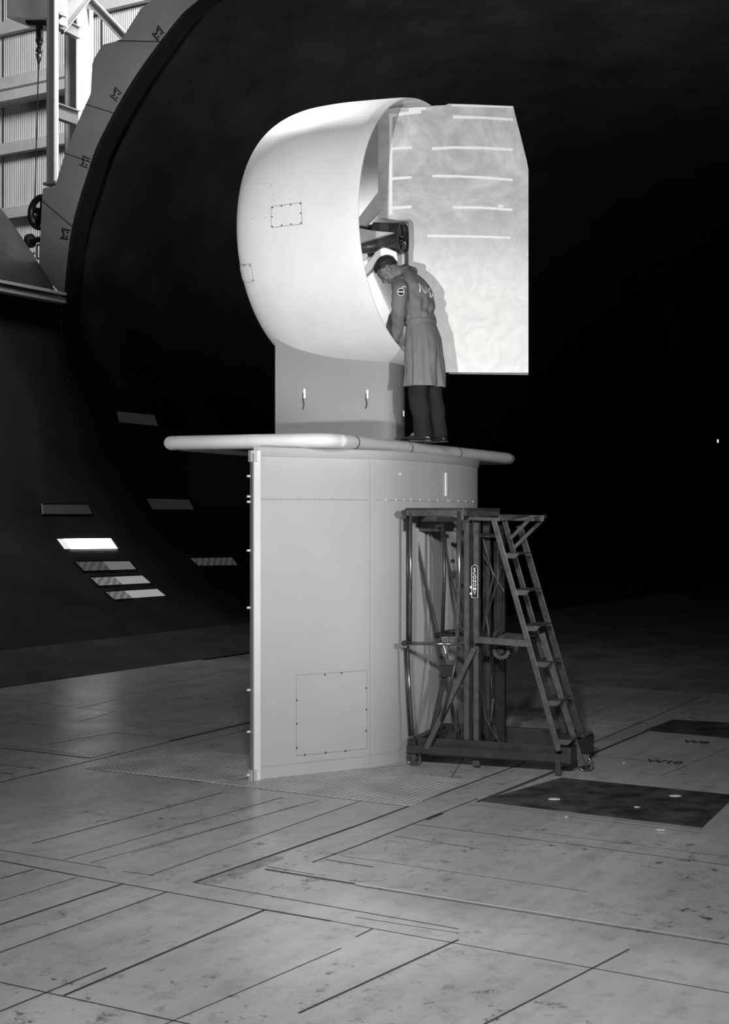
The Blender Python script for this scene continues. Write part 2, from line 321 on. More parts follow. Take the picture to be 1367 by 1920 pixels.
# ------------------------------------------------------------------ tunnel shell
R = 6.1; M0 = 12.55
def shell(psi, s, dr=0): return sm(s, M0+(R+dr)*math.sin(psi), R-(R+dr)*math.cos(psi))
PS0 = math.radians(91)
def wall_strip(s0, s1, p0, p1, name, m, ns=30, npn=60, dr=0):
    mb = MB(); V = []; Fc = []
    for i in range(ns+1):
        for j in range(npn+1): V.append(shell(p0+(p1-p0)*j/npn, s0+(s1-s0)*i/ns, dr))
    for i in range(ns):
        for j in range(npn): a = i*(npn+1)+j; Fc.append((a, a+1, a+npn+2, a+npn+1))
    mb.add(V, Fc); return struct(mb, name, m, smooth=True)
wall_strip(-4, 75, 0, math.radians(16), 'wall_left_fillet', MT['walllow'], 20, 14)
def ray_shell(px, py):
    x = (px-CX)/F; zz = -(py-YH)/F; lo, hi = 12.0, 40.0
    def f(Y):
        p = Vector((x*Y, Y, H+zz*Y)); return math.hypot(max(0, p.dot(M)-M0), p.z-R)-R if p.z < 2*R else 1
    for _ in range(60):
        mid = (lo+hi)/2
        if f(mid) > 0: hi = mid
        else: lo = mid
    p = Vector((x*lo, lo, H+zz*lo)); return p.dot(U), math.atan2(p.dot(M)-M0, R-p.z)
# side wall and its observation openings (panes sit in real frames proud of the lining)
wall_strip(-4, 20.2, math.radians(16), PS0, 'wall_left', MT['tunnel'], 24, 40)
wall_strip(20.2, 75, math.radians(16), PI, 'wall_left_downstream', MT['tunnel'], 30, 80)
cl = MB(); cl.add([sm(20.2,12.55,2*R), sm(75,12.55,2*R), sm(75,-14,2*R), sm(20.2,-14,2*R)], [(0,1,2,3)])
struct(cl, 'ceiling', MT['tunnel'])
rw = MB(); V = []
for i in range(2):
    for j in range(41):
        q = PI*j/40; V.append(sm(-4 if i == 0 else 75, -5.75-R*math.sin(q), R-R*math.cos(q)))
rw.add(V, [(j, j+1, j+42, j+41) for j in range(40)]); struct(rw, 'wall_right', MT['tunnel'], smooth=True)
ew = MB(); ew.add([sm(75,-14,0), sm(75,20,0), sm(75,20,12.3), sm(75,-14,12.3)], [(0,1,2,3)]); struct(ew, 'wall_far', MT['black'])
def pane_mat(name, e, hatch=0):
    m = bpy.data.materials.new(name); m.use_nodes = True; nt = m.node_tree; b = nt.nodes['Principled BSDF']
    b.inputs['Base Color'].default_value = (.1, .1, .1, 1); b.inputs['Roughness'].default_value = .15
    b.inputs['Emission Color'].default_value = (1, 1, .98, 1); b.inputs['Emission Strength'].default_value = e
    if hatch:
        tc = nt.nodes.new('ShaderNodeTexCoord'); wv = nt.nodes.new('ShaderNodeTexWave'); wv.inputs['Scale'].default_value = 3.2; wv.inputs['Distortion'].default_value = 2.5
        wv.inputs['Detail'].default_value = 2; nt.links.new(tc.outputs['Object'], wv.inputs[0])
        mr = nt.nodes.new('ShaderNodeMapRange'); mr.inputs['To Min'].default_value = e*.45; mr.inputs['To Max'].default_value = e
        nt.links.new(wv.outputs['Fac'], mr.inputs[0]); nt.links.new(mr.outputs[0], b.inputs['Emission Strength'])
    return m
slots = [([(105,1012),(206,1011),(220,1031),(120,1032)], 8.0, 0, .12), ([(140,1055),(242,1054),(255,1070),(157,1073)], .13, .06, .5),
         ([(168,1085),(266,1081),(283,1096),(185,1101)], .27, .17, .45), ([(196,1112),(294,1106),(311,1120),(214,1127)], .31, .15, .36),
         ([(354,1048),(435,1047),(446,1062),(371,1063)], .05, .05, .99), ([(78,947),(164,947),(172,966),(80,966)], .006, 0, .0),
         ([(273,936),(353,938),(363,957),(285,957)], .014, 0, .0), ([(217,772),(288,779),(295,800),(222,793)], .015, 0, .0)]
for k, (cs, e, e2, fr) in enumerate(slots):
    q = [ray_shell(*c) for c in cs]; t = thing('window_%d' % (k+1), shell(q[0][1], q[0][0]), None, None); t['kind'] = 'structure'
    def P(u, v, dr):   # u along the stream, v down the wall
        s = (q[0][0]*(1-u)+q[1][0]*u)*(1-v)+(q[3][0]*(1-u)+q[2][0]*u)*v; a = (q[0][1]*(1-u)+q[1][1]*u)*(1-v)+(q[3][1]*(1-u)+q[2][1]*u)*v
        return shell(a, s, dr)
    pm = MB(); N = 6
    for part, (u0, u1) in enumerate([(0, fr), (fr, 1)]):
        if u1-u0 < .02: continue
        for i in range(N):
            a = u0+(u1-u0)*i/N; b_ = u0+(u1-u0)*(i+1)/N
            pm.add([P(a,0,-.02), P(b_,0,-.02), P(b_,1,-.02), P(a,1,-.02)], [(0,1,2,3)], part)
    pm.build('pane', [pane_mat('window_pane_left_%d' % k, (e2 if k else .8) or e, k in (1, 2, 3, 4)), pane_mat('window_pane_%d' % k, e)], t)
    fm = MB()
    for (a, b_) in [((-.02,-.03),(1.02,-.03)), ((1.02,-.03),(1.02,1.03)), ((1.02,1.03),(-.02,1.03)), ((-.02,1.03),(-.02,-.03))]:
        fm.bar(P(*a,-.03), P(*b_,-.03), .014)
    fm.build('window_frame', MT['black'], t)

# ------------------------------------------------------------------ arch ring of the open overhead door
SA = 20.1
inner = [(400,-30),(372,0),(337,31),(272,116),(230,181),(187,262),(169,309),(137,416),(125,500),(120,558)]
outer = [(310,-30),(281,3),(264,16),(227,75),(192,84),(173,116),(170,175),(144,233),(120,294),(103,350),(80,352),(76,431),(73,506)]
ar = MB(); poly = [onS(x, y, SA) for x, y in inner]+[onS(x, y, SA) for x, y in outer[::-1]]
# strip triangulation between inner and outer edge
def resample(pl, n, curve=False):
    if curve:
        q = []
        for i in range(len(pl)-1):
            p0 = Vector(pl[max(i-1,0)]); p1 = Vector(pl[i]); p2 = Vector(pl[i+1]); p3 = Vector(pl[min(i+2,len(pl)-1)])
            for k in range(6):
                t = k/6; q.append(tuple(.5*((2*p1)+(-p0+p2)*t+(2*p0-5*p1+4*p2-p3)*t*t+(-p0+3*p1-3*p2+p3)*t**3)))
        pl = q+[pl[-1]]
    P3 = [onS(x, y, SA) for x, y in pl]; L = [0]
    for a, b in zip(P3, P3[1:]): L.append(L[-1]+(b-a).length)
    out = []
    for k in range(n):
        t = L[-1]*k/(n-1); i = max(j for j in range(len(L)) if L[j] <= t+1e-9); i = min(i, len(P3)-2)
        out.append(P3[i].lerp(P3[i+1], (t-L[i])/(L[i+1]-L[i])))
    return out
A_ = resample(inner, 60, True); B_ = resample(outer, 60); D = U*.12
rings = [[a, b, b+D, a+D] for a, b in zip(A_, B_)]
ar.loft(rings, True)
for k in (13, 27, 36, 47): ar.bar(A_[k]-U*.005, B_[k]-U*.005, .02, .008, up=U, mi=1)
arch = struct(ar, 'trim_1', [MT['arch'], MT['groove']])
lip = MB()
lip.loft([[a, a+U*.35, a+U*.35+(a-b).normalized()*.09, a+(a-b).normalized()*.09] for a, b in zip(A_, B_)])
lip.build('inner_lip', MT['black'], arch)
hp = []
for i, (px, py, an) in enumerate([(298,64,-55), (219,178,-48), (161,304,-65), (124,439,-85)]):
    mb = MB(); c = onS(px, py, SA)-U*.02; rad = Vector((math.cos(math.radians(an+90)),0,0))
    j = min(range(60), key=lambda k: (A_[k]-c).length); tn = (A_[min(j+1,59)]-A_[j-1]).normalized(); rd = (A_[j]-B_[j]); rd = (rd-tn*rd.dot(tn)).normalized()
    for q in (-.085, .085): mb.bar(c-rd*.11+tn*q, c+rd*.09+tn*q, .018, .03, up=U)
    mb.bar(c-rd*.1-tn*.06, c-rd*.02+tn*.04, .012, .02, up=U)
    for a, b in ((-.05,-.04),(.05,.04),(-.05,.05),(.05,-.04)): mb.disc(c+rd*a+tn*b, U, .014, .03, 8)
    b = mb.build('hinge_bracket', MT['black'], arch)
# clamshell sheet swung outward, and the fixed wall's top edge
ds = MB(); V = []
for i in range(13):
    for j in range(11):
        t = j/10; V.append(sm(8+12.05*i/12, 18.66+t*3.2, 6.35+t*3.1+.35*math.sin(t*PI)))
ds.add(V, [(i*11+j, i*11+j+1, (i+1)*11+j+1, (i+1)*11+j) for i in range(12) for j in range(10)])
struct(ds, 'door_1', MT['door'], smooth=True)
le = MB(); le.obox(sm(-4, 18.45, 6.10), U*24.15, M*.30, (0,0,.10)); le.obox(sm(-4, 18.42, 6.24), U*24.15, M*.30, (0,0,.05), 0)
struct(le, 'trim_2', mat('pale_wall_edge', .55, .6))

# ------------------------------------------------------------------ building bay seen through the open door
SW = 27.0
cw = MB(); ms = 19.0; pit = .066; n = int(12/pit*6); V = []
for k in range(n+1):
    mm = ms+12*k/n; d = .012*math.sin(2*PI*(mm-ms)/pit); V += [sm(SW+d, mm, 5.5), sm(SW+d, mm, 20)]
cw.add(V, [(2*k, 2*k+2, 2*k+3, 2*k+1) for k in range(n)])
for mm in (23.55, 25.2, 26.9, 28.4): cw.obox(sm(SW-.03, mm, 5.5), U*.01, M*.03, (0,0,14), 1)
struct(cw, 'wall_building', [MT['corr'], MT['groove']], smooth=True)
def zs(py, s, px=40): return onS(px, py, s).z
for i, (py, hh, dp) in enumerate([(38,.30,.16), (143,.28,.16), (178,.22,.45), (268,.26,.18), (390,.26,.18)]):
    z = zs(py, SW-.1); mb = MB(); b0 = sm(SW-.04-dp, 19.0, z)
    mb.obox(b0, U*.03, M*12, (0,0,-hh*.85)); mb.obox(b0, U*dp, M*12, (0,0,.03)); mb.obox(b0+Vector((0,0,-hh*.85)), U*dp, M*12, (0,0,-.03))
    mb.build('trim_%d' % (i+3), MT['girt'])['kind'] = 'structure'
def hcol(name, px0, px1, s, w_s, z0, z1, ms_, label):
    a = onS(px0, 100, s); b = onS(px1, 100, s); m0 = a.dot(M); m1 = b.dot(M)  # m0 > m1
    t = thing(name, sm(s, m1, z0), label, 'column'); hgt = Vector((0,0,z1-z0)); fm = MB()
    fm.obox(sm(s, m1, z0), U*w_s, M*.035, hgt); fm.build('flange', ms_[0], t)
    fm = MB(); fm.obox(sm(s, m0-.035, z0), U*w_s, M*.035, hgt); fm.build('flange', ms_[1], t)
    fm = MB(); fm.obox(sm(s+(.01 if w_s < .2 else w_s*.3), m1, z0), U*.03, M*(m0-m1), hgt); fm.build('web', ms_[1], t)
    fm = MB(); fm.obox(sm(s-.05, m1-.05, z0-.05), U*(w_s+.1), M*(m0-m1+.1), (0,0,.05)); fm.build('base_plate', ms_[1], t)
    return t
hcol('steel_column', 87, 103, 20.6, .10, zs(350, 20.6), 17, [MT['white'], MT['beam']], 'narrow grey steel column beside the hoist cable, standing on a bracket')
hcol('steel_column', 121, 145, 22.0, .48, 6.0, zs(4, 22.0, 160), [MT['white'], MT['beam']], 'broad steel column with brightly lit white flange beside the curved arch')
def beam(p, q, w_, h_, label, m='beam', up=(0,0,1)):
    mb = MB(); p = Vector(p); q = Vector(q); d = (q-p).normalized(); u = Vector(up); x = d.cross(u).normalized(); u = x.cross(d).normalized()
    mb.bar(p+u*h_/2, q+u*h_/2, w_, .03, up=u); mb.bar(p-u*h_/2, q-u*h_/2, w_, .03, up=u); mb.bar(p, q, .03, h_, up=u)
    return tag(mb.build('steel_beam', MT[m]), label, 'beam')
beam(onS(107,42,21.2), onS(147,62,21.9), .14, .22, 'short steel beam joining the two columns near the hook')
beam(onS(103,207,21.2), onS(146,222,21.9), .14, .28, 'short steel beam joining the two columns, lower down')
beam(onS(104,50,21.3), onS(176,-40,21.8), .3, .36, 'heavy sloping knee beam rising from the narrow column top', up=(0,-.2,1))
beam(onS(168,0,22.3), onS(238,74,22.3), .12, .14, 'thin diagonal brace between the white column and the arch')
beam(onS(86,-30,20.9), onS(86+25,36,20.9), .2, .2, 'steel stub above the narrow column')
# hoist
HS = 20.75
ht = thing('crane_hoist', onS(60, 0, HS), 'grey hoist housing with dark hook block hanging at the upper left', 'hoist')
mb = MB(); a = onS(12, 30, HS); b = onS(88, 30, HS); L = (b-a).length; dx = (b-a).normalized()
mb.prism([a+Vector((0,0,1.6)), a, a+dx*.05-Vector((0,0,.05)), b-Vector((0,0,.05)), b+Vector((0,0,1.6))], U*.6); mb.build('housing', MT['girt'], ht, bevel=.02)
mb = MB(); c0 = onS(40, 36, HS)+U*.1; mb.prism([c0+Vector((0,0,.1)), c0+dx*.02-Vector((0,0,.05)), c0+dx*.1-Vector((0,0,.09)), c0+dx*.52-Vector((0,0,.09)), c0+dx*.52+Vector((0,0,.1))], U*.4); mb.build('under_cover', MT['black'], ht)
hk = MB(); p = [onS(60.5, y, HS)+U*.2 for y in (42, 52, 62, 70, 80, 84)]; c = onS(60.5, 60, HS)+U*.2
for sgn in (-1, 1): hk.tube([onS(60.5+sgn*3.0, y, HS)+U*.2 for y in (44, 50, 62, 72)], .035, 8)
hk.tube([onS(60.5,36,HS)+U*.2, onS(60.5,46,HS)+U*.2], [.05,.08], 10); hk.tube([onS(60.5,70,HS)+U*.2, onS(60.5,80,HS)+U*.2], [.075,.05], 10); hk.build('chain_link_block', MT['black'], ht, smooth=True)
bl = MB(); q = onS(60, 90, HS)+U*.2; bl.tube([q+dx*math.cos(t)*.055+Vector((0,0,math.sin(t)*.07)) for t in [PI*.6*k/6-.9 for k in range(12)]], .028, 8); bl.disc(q, U, .05, .08, 14); bl.build('hook', MT['pipe'], ht, smooth=True)
sk = MB(); sk.tube([onS(60,96,HS)+U*.2, onS(59.5,106,HS)+U*.2, onS(59,116,HS)+U*.2], [.065,.045,.015], 10); sk.build('socket', MT['pipe'], ht, smooth=True)
cb = MB(); cb.tube([onS(59,114,HS)+U*.2, onS(56,220,HS)+U*.2, onS(52,372,HS)+U*.2], .013, 6); cb.build('cable', MT['black'], ht)
# sheave and winch
wt = thing('winch_sheave', onS(66, 470, HS), 'dark spoked sheave wheel and winch beside the lower arch', 'winch')
wc = onS(66, 395, HS)+U*.22; ax = U; wh = MB()
x_ = Vector((U.y, -U.x, 0)); nseg = 40
ring = []
for k in range(nseg):
    t = 2*PI*k/nseg; r_ = x_*math.cos(t)+Vector((0,0,math.sin(t)))
    ring.append([wc+r_*(.36-dr)+U*du for dr, du in ((0,-.06),(.05,-.06),(.1,-.02),(.1,.02),(.05,.06),(0,.06),(.035,0))])
ring.append(ring[0]); wh.loft(ring, False); wh.build('wheel_rim', MT['black'], wt, smooth=True)
wh = MB(); wh.disc(wc, U, .1, .14, 20)
for k in range(5):
    t = 2*PI*k/5+.3; r_ = x_*math.cos(t)+Vector((0,0,math.sin(t))); wh.bar(wc+r_*.05, wc+r_*.29, .13, .04, up=U)
wh.build('hub_and_spokes', MT['black'], wt)
mb = MB(); mb.obox(onS(59,441,HS)+U*.3, x_*.24, U*.2, (0,0,.62)); mb.build('stand', MT['black'], wt)
mb = MB(); mb.disc(onS(50,450,HS)+U*.1, x_, .14, .07, 20); mb.tube([onS(50,450,HS)+U*.1, onS(76,446,HS)+U*.1], .06, 12); mb.build('drum', MT['black'], wt, smooth=False)
mb = MB(); c = onS(66,478,HS)+U*.1
for a_, b_ in (((66,459),(80,456)),((66,459),(66,484)),((66,484),(80,484)),((73,458),(73,484))): mb.bar(onS(*a_,HS)+U*.05, onS(*b_,HS)+U*.05, .03)
mb.bar(onS(50,465,HS), onS(50,486,HS), .08); mb.bar(onS(56,478,HS), onS(66,474,HS), .03); mb.build('control_bracket', MT['beam'], wt)
mb = MB(); mb.tube([onS(2,398,HS), onS(22,425,HS), onS(50,462,HS)], .035, 8); mb.bar(onS(17,424,HS), onS(50,468,HS), .05); mb.build('guide_rod', MT['black'], wt)

# ------------------------------------------------------------------ column (lower strut fairing)
AP = Vector((-.868, 11.22, 0)); NR = Vector((U.y, -U.x, 0))
ZB = 2.641; ZT = 2.76
def colw(c):   # half width along the chord
    if c <= .82: return .012+(.4417-.012)*c/.82
    if c <= 1.7:
        t = (c-.82)/.88; h0 = 2*t**3-3*t*t+1; h1 = t**3-2*t*t+t; h2 = -2*t**3+3*t*t
        return h0*.4417+h1*.524*.88+h2*.578
    t = min(1, (c-1.7)/1.98); return .578*math.sqrt(max(0, 1-t**2))
cs = [0, .3, .6, .82]+[.82+.88*k/14 for k in range(1, 15)]+[1.7+1.98*math.sin(PI/2*k/22) for k in range(1, 23)]
right = [AP+U*c+NR*colw(c) for c in cs]; left = [AP+U*c-NR*colw(c) for c in cs[:-1]]
outl = right+left[::-1]
ct = thing('column_fairing', AP+U*1.9, 'tall grey sheet-metal column with rounded nose carrying the platform', 'column')
mb = MB(); mb.loft([[p+Vector((0,0,z)) for p in outl] for z in (.0, .03, 1.3, 2.227, ZB-.0)]); sh = mb.build('shell', MT['column'], ct, smooth=True, auto=25)
def colpt(c, z, off=0.0):
    e = 1e-3; p = AP+U*c+NR*colw(c); q = AP+U*(c+e)+NR*colw(c+e); t = (q-p).normalized(); n_ = Vector((t.y, -t.x, 0))
    return p+n_*off+Vector((0,0,z))
def colline(mb, c0, z0, c1, z1, wd, mi=0, n=24, off=.0016):
    for k in range(n):
        a = colpt(c0+(c1-c0)*k/n, z0+(z1-z0)*k/n, off); b = colpt(c0+(c1-c0)*(k+1)/n, z0+(z1-z0)*(k+1)/n, off)
        d = (b-a).normalized(); nn = (colpt((c0+c1)/2, 0, 1)-colpt((c0+c1)/2, 0)); v = d.cross(nn).normalized()*wd/2
        mb.add([a-v, a+v, b+v, b-v], [(0,1,2,3)], mi)
def cpx(px):   # chord station whose near-side point is seen at this column of the picture
    lo, hi = 0, 3.2
    for _ in range(50):
        c = (lo+hi)/2; p = colpt(c, 0)
        if p.x/p.y*F+CX < px: lo = c
        else: hi = c
    return lo
def cz(px, py): p = colpt(cpx(px), 0); return H-(py-YH)*p.y/F
sl = MB()
colline(sl, 0, 2.227, 3.55, 2.227, .006); colline(sl, cpx(693), .02, cpx(693), 2.6, .004, n=2); colline(sl, cpx(840), 2.227, cpx(840), 2.6, .004, n=2)
colline(sl, 0, .10, cpx(757), .10, .003); sl.build('panel_seam', MT['faint'], ct)
# fillet under the platform
fb = MB(); rr = []
for (z, of) in ((ZB-.075, .001), (ZB-.07, .010), (ZB-.02, .014), (ZB, .03)): rr.append([colpt(c, z, of) for c in [3.6*k/60 for k in range(61)]])
fb.loft(rr, False, closed=False); fb.build('top_flange', MT['column'], ct, smooth=True)
for k, px in enumerate([497,527,560,592,624,656,]+[724,742,757,770,788,805,820,839,843,859,873,887,893]):
    c = cpx(px) if px < 893 else 3.0; p = colpt(c, 2.227+(.018 if px < 700 else .004), .002); nn = (colpt(c, 0, 1)-colpt(c, 0))
    b = MB(); b.disc(p, nn, .013 if px < 700 else .008, .008, 10); b.build('bolt', MT['column' if px < 700 else 'bolt'], ct)
# access panel
a0, a1 = cpx(555), cpx(687); z0, z1 = cz(555,1417), cz(555,1266)
ap = MB(); V = []
for c in (a0, (a0+a1)/2, a1): V += [colpt(c, z0, .003), colpt(c, z1, .003), colpt(c, z0, 0), colpt(c, z1, 0)]
ap.add(V, [(0,4,5,1),(4,8,9,5),(0,2,6,4),(4,6,10,8),(1,5,7,3),(5,9,11,7),(0,1,3,2),(8,10,11,9)])
acp = ap.build('access_panel', MT['column'], ct)
e = MB()
for (p0, p1) in (((a0,z0),(a1,z0)), ((a0,z1),(a1,z1)), ((a0,z0),(a0,z1)), ((a1,z0),(a1,z1))): colline(e, *p0, *p1, .004, n=4, off=.0045)
e.build('panel_edge', MT['faint'], acp)
for (px, py) in [(609,1265),(556,1313),(556,1357),(556,1402),(571,1415),(610,1411),(647,1408),(686,1290),(686,1330),(686,1370),(640,1262)]:
    c = cpx(px); b = MB(); b.disc(colpt(c, cz(px, py), .004), colpt(c,0,1)-colpt(c,0), .007, .006, 8); b.build('screw', MT['screw'], acp)
# trailing edge strip with its bolts
te = MB(); dn = Vector((-.85, -.52, 0)).normalized(); t2 = (colpt(.1,0)-colpt(0,0)).normalized()
te.obox(AP-t2*.035+Vector((0,0,.0)), t2*.07, Vector((t2.y,-t2.x,0))*.03, (0,0,ZB-.03)); 
te.build('edge_strip', MT['bolt'], ct)
te = MB(); te.obox(AP-t2*.045+Vector((0,0,.0)), t2*.012, Vector((t2.y,-t2.x,0))*.045, (0,0,ZB-.05)); te.build('edge_lip', MT['pylon'], ct)
for py in (893,931,941,1032,1139,1293,1371,1452): 
    z = onY(478, py, 11.22).z; b = MB(); b.disc(AP-t2*.055+Vector((0,0,z)), t2, .009, .03, 10); b.build('bolt', MT['bolt'], ct)
for z in (.03, ZB-.09): b = MB(); b.obox(AP-t2*.05+NR*-.01+Vector((0,0,z-.03)), t2*.05, Vector((t2.y,-t2.x,0))*.05, (0,0,.09)); b.build('corner_bracket', MT['column'], ct)
b = MB(); c = cpx(834); b.obox(colpt(c, cz(834,930), .002), (colpt(c+.03,0)-colpt(c,0)), (colpt(c,0,.01)-colpt(c,0)), (0,0,.21)); b.build('white_strip', MT['tape'], ct)
b = MB(); c = cpx(750); b.disc(colpt(c, cz(750,889), .003), colpt(c,0,1)-colpt(c,0), .010, .01, 10); b.build('plug', MT['tape'], ct)

# ------------------------------------------------------------------ platform
pout = [(-1.66,11.80),(-1.60,11.72),(-1.07,11.53),(-.90,11.46),(-.72,11.40),(-.55,11.345),(-.40,11.32),(-.27,11.345),(-.18,11.42),(-.08,11.57),(.436,12.62),(.95,13.66),(1.50,14.79),(1.58,15.0),(1.60,15.14),(1.54,15.22),(1.3,15.30),(.2,15.45),(.02,15.38),(-.93,13.38),(-1.60,12.0)]
# round the outline with Catmull-Rom
def smooth_poly(P, n=4):
    out = []; N = len(P)
    for i in range(N):
        p0, p1, p2, p3 = [Vector(P[(i+k-1) % N]) for k in range(4)]
        for k in range(n):
            t = k/n; out.append(.5*((2*p1)+(-p0+p2)*t+(2*p0-5*p1+4*p2-p3)*t*t+(-p0+3*p1-3*p2+p3)*t**3))
    return out
po = [Vector((p[0], p[1], 0)) for p in smooth_poly(pout)]
NPo = len(po)
def inward(k, d):
    t = (po[(k+1) % NPo]-po[k-1]).normalized(); return po[k]+Vector((-t.y, t.x, 0))*d
hh = (ZT-ZB)/2; zc_ = (ZT+ZB)/2
prof = [(.32, ZB+.02), (.14, ZB)]+[(.075-.075*math.sin(t), zc_-hh*math.cos(t)) for t in [PI*k/10 for k in range(0, 11)]]+[(.16, ZT), (.5, ZT)]
mb = MB(); rings = [[inward(k, d)+Vector((0,0,z)) for k in range(NPo)] for d, z in prof]
mb.loft(rings, True)
pt = thing('platform', (0, 13.4, ZB), 'flat pale platform with rounded rim on top of the grey column', 'platform')
mb.build('deck', MT['platform'], pt, smooth=True, auto=50)
sm_ = MB()
def nearpx(px): return min((k for k in range(NPo) if po[k].y < 15.2 and (po[k].x > -.9 or po[k].y < 11.8) and not (po[k].x < .9 and po[k].y > 13.7)), key=lambda k: abs(po[k].x/po[k].y*F+CX-px))
for px in (437, 674, 774, 866, 961):
    # exact crossing on the near edge
    best = None
    for k in range(0, 15*4):
        a, b_ = po[k % NPo], po[(k+1) % NPo]; fa = a.x/a.y*F+CX-px; fb_ = b_.x/b_.y*F+CX-px
        if fa*fb_ <= 0 and a.y < 15.2: best = a.lerp(b_, fa/(fa-fb_+1e-9)); tt = (b_-a).normalized(); break
    nn = Vector((tt.y, -tt.x, 0)); pr = [(-(.075-.078*math.sin(t)), zc_-(hh+.002)*math.cos(t)) for t in [PI*k/12 for k in range(13)]]
    r0 = [best-tt*.008+nn*o_+Vector((0,0,z)) for o_, z in pr]; r1 = [best+tt*.008+nn*o_+Vector((0,0,z)) for o_, z in pr]
    if px == 437: continue
    sm_ = MB(); sm_.loft([r0, r1], False, closed=False); sm_.build('rim_joint', MT['groove'], pt)

# ------------------------------------------------------------------ duct (shroud)
DA = math.radians(-30.56); a_ax = Vector((math.cos(DA), math.sin(DA), 0)); b_ax = Vector((-a_ax.y, a_ax.x, 0))
TY = 13.3; ZC = H+(YH-437.3)*TY/F; TC = Vector(((797.9-CX)/F*TY, TY, ZC)); DL = 1.356
outp = [(0,1.233),(.07,1.244),(.1356,1.251),(.407,1.271),(.678,1.287),(.95,1.286),(1.10,1.268),(1.20,1.243),(1.28,1.21),(1.335,1.17),(1.356,1.125)]
inp = [(1.345,1.10),(1.30,1.075),(1.22,1.06),(1.05,1.055),(.8,1.07),(.6,1.11),(.42,1.165),(.3,1.192),(.15,1.212),(0,1.224)]
def Rout(s):
    for (s0, r0), (s1, r1) in zip(outp, outp[1:]):
        if s0 <= s <= s1: return r0+(r1-r0)*(s-s0)/(s1-s0)
    return outp[-1][1]
def Rin(s):
    q = inp[::-1]
    for (s0, r0), (s1, r1) in zip(q, q[1:]):
        if s0 <= s <= s1: return r0+(r1-r0)*(s-s0)/(s1-s0)
    return q[-1][1]
def dpt(s, ph, r): return TC-a_ax*s+(b_ax*math.cos(ph)+Vector((0,0,math.sin(ph))))*r
dt = thing('ducted_fan', TC-a_ax*.7-Vector((0,0,1.25)), 'huge white ring-shaped fan duct standing on the grey pylon', 'fan duct')
def spline(P, n=4):
    out = []
    for i in range(len(P)-1):
        p0 = Vector(P[max(i-1,0)]); p1 = Vector(P[i]); p2 = Vector(P[i+1]); p3 = Vector(P[min(i+2,len(P)-1)])
        for k in range(n):
            t = k/n; out.append(.5*((2*p1)+(-p0+p2)*t+(2*p0-5*p1+4*p2-p3)*t*t+(-p0+3*p1-3*p2+p3)*t**3))
    out.append(Vector(P[-1])); return out
dp = spline(outp+inp, 4); NP = 160
mb = MB(); rings = [[dpt(s, 2*PI*k/NP, r) for s, r in dp] for k in range(NP)]; rings.append(rings[0])
mb.loft(rings, False); dshell = mb.build('duct_shell', MT['duct'], dt, smooth=True, auto=60)
bm = bmesh.new(); bm.from_mesh(dshell.data); bmesh.ops.remove_doubles(bm, verts=bm.verts, dist=1e-5); bmesh.ops.recalc_face_normals(bm, faces=bm.faces); bm.to_mesh(dshell.data); bm.free()
def proj(p): return (CX+F*p.x/p.y, YH-F*(p.z-H)/p.y)
def find(px, py):
    best = None
    for i in range(0, 45):
        for j in range(0, 120):
            s = i*.03; ph = PI*.55+PI*.9*j/120; q = proj(dpt(s, ph, Rout(s))); e_ = (q[0]-px)**2+(q[1]-py)**2
            if best is None or e_ < best[0]: best = (e_, s, ph)
    _, s, ph = best; ds_, dph = .02, .02
    for _ in range(60):
        for (u_, v_) in ((ds_,0),(-ds_,0),(0,dph),(0,-dph)):
            q = proj(dpt(s+u_, ph+v_, Rout(max(0,s+u_)))); e_ = (q[0]-px)**2+(q[1]-py)**2
            if e_ < best[0]: best = (e_, s+u_, ph+v_)
        if (best[1], best[2]) == (s, ph): ds_ /= 2; dph /= 2
        s, ph = best[1], best[2]
    return s, ph
def curved_panel(name, quad, nm, label, screws):
    q = [find(*c) for c in quad]; mb = MB(); V = []; N = 8
    def P(u, v, o): 
        s = (q[0][0]*(1-u)+q[1][0]*u)*(1-v)+(q[3][0]*(1-u)+q[2][0]*u)*v; a = (q[0][1]*(1-u)+q[1][1]*u)*(1-v)+(q[3][1]*(1-u)+q[2][1]*u)*v
        return dpt(s, a, Rout(s)+o)
    for i in range(N+1):
        for j in range(N+1): V.append(P(i/N, j/N, .006))
    mb.add(V, [(i*(N+1)+j, i*(N+1)+j+1, (i+1)*(N+1)+j+1, (i+1)*(N+1)+j) for i in range(N) for j in range(N)])
    pn = mb.build(name, MT['duct'], dt, smooth=True)
    ed = MB()
    for side in range(4):
        for k in range(N):
            f = lambda t: [(t,0),(1,t),(1-t,1),(0,1-t)][side]
            ed.bar(P(*f(k/N), .005), P(*f((k+1)/N), .005), .0028, .005)
    ed.build('panel_edge', MT['faint'], pn)
    for (u, v) in screws:
        b = MB(); b.disc(P(u, v, .008), P(u,v,1)-P(u,v,0), .0062, .006, 8); b.build('screw', MT['screw'], pn)
    return pn
curved_panel('access_panel', [(510,388),(566,380),(567,420),(510,427)], 'a', '', [(.03,.05),(.35,.05),(.66,.05),(.97,.05),(.03,.95),(.35,.95),(.66,.95),(.97,.95),(.03,.5),(.97,.5)])
curved_panel('access_panel', [(446,497),(471,495),(477,528),(452,529)], 'b', '', [(.05,.08),(.5,.05),(.92,.08),(.08,.92),(.92,.9)])
sm2 = MB()
for (x0,y0,x1,y1) in ((478,344,500,345),(507,345,512,365),(470,410,500,408)):
    a = find(x0,y0); b = find(x1,y1); sm2 = MB(); sm2.bar(dpt(*a, Rout(a[0])+.001), dpt(*b, Rout(b[0])+.001), .003, .003); sm2.build('scratch', MT['faint'], dshell)
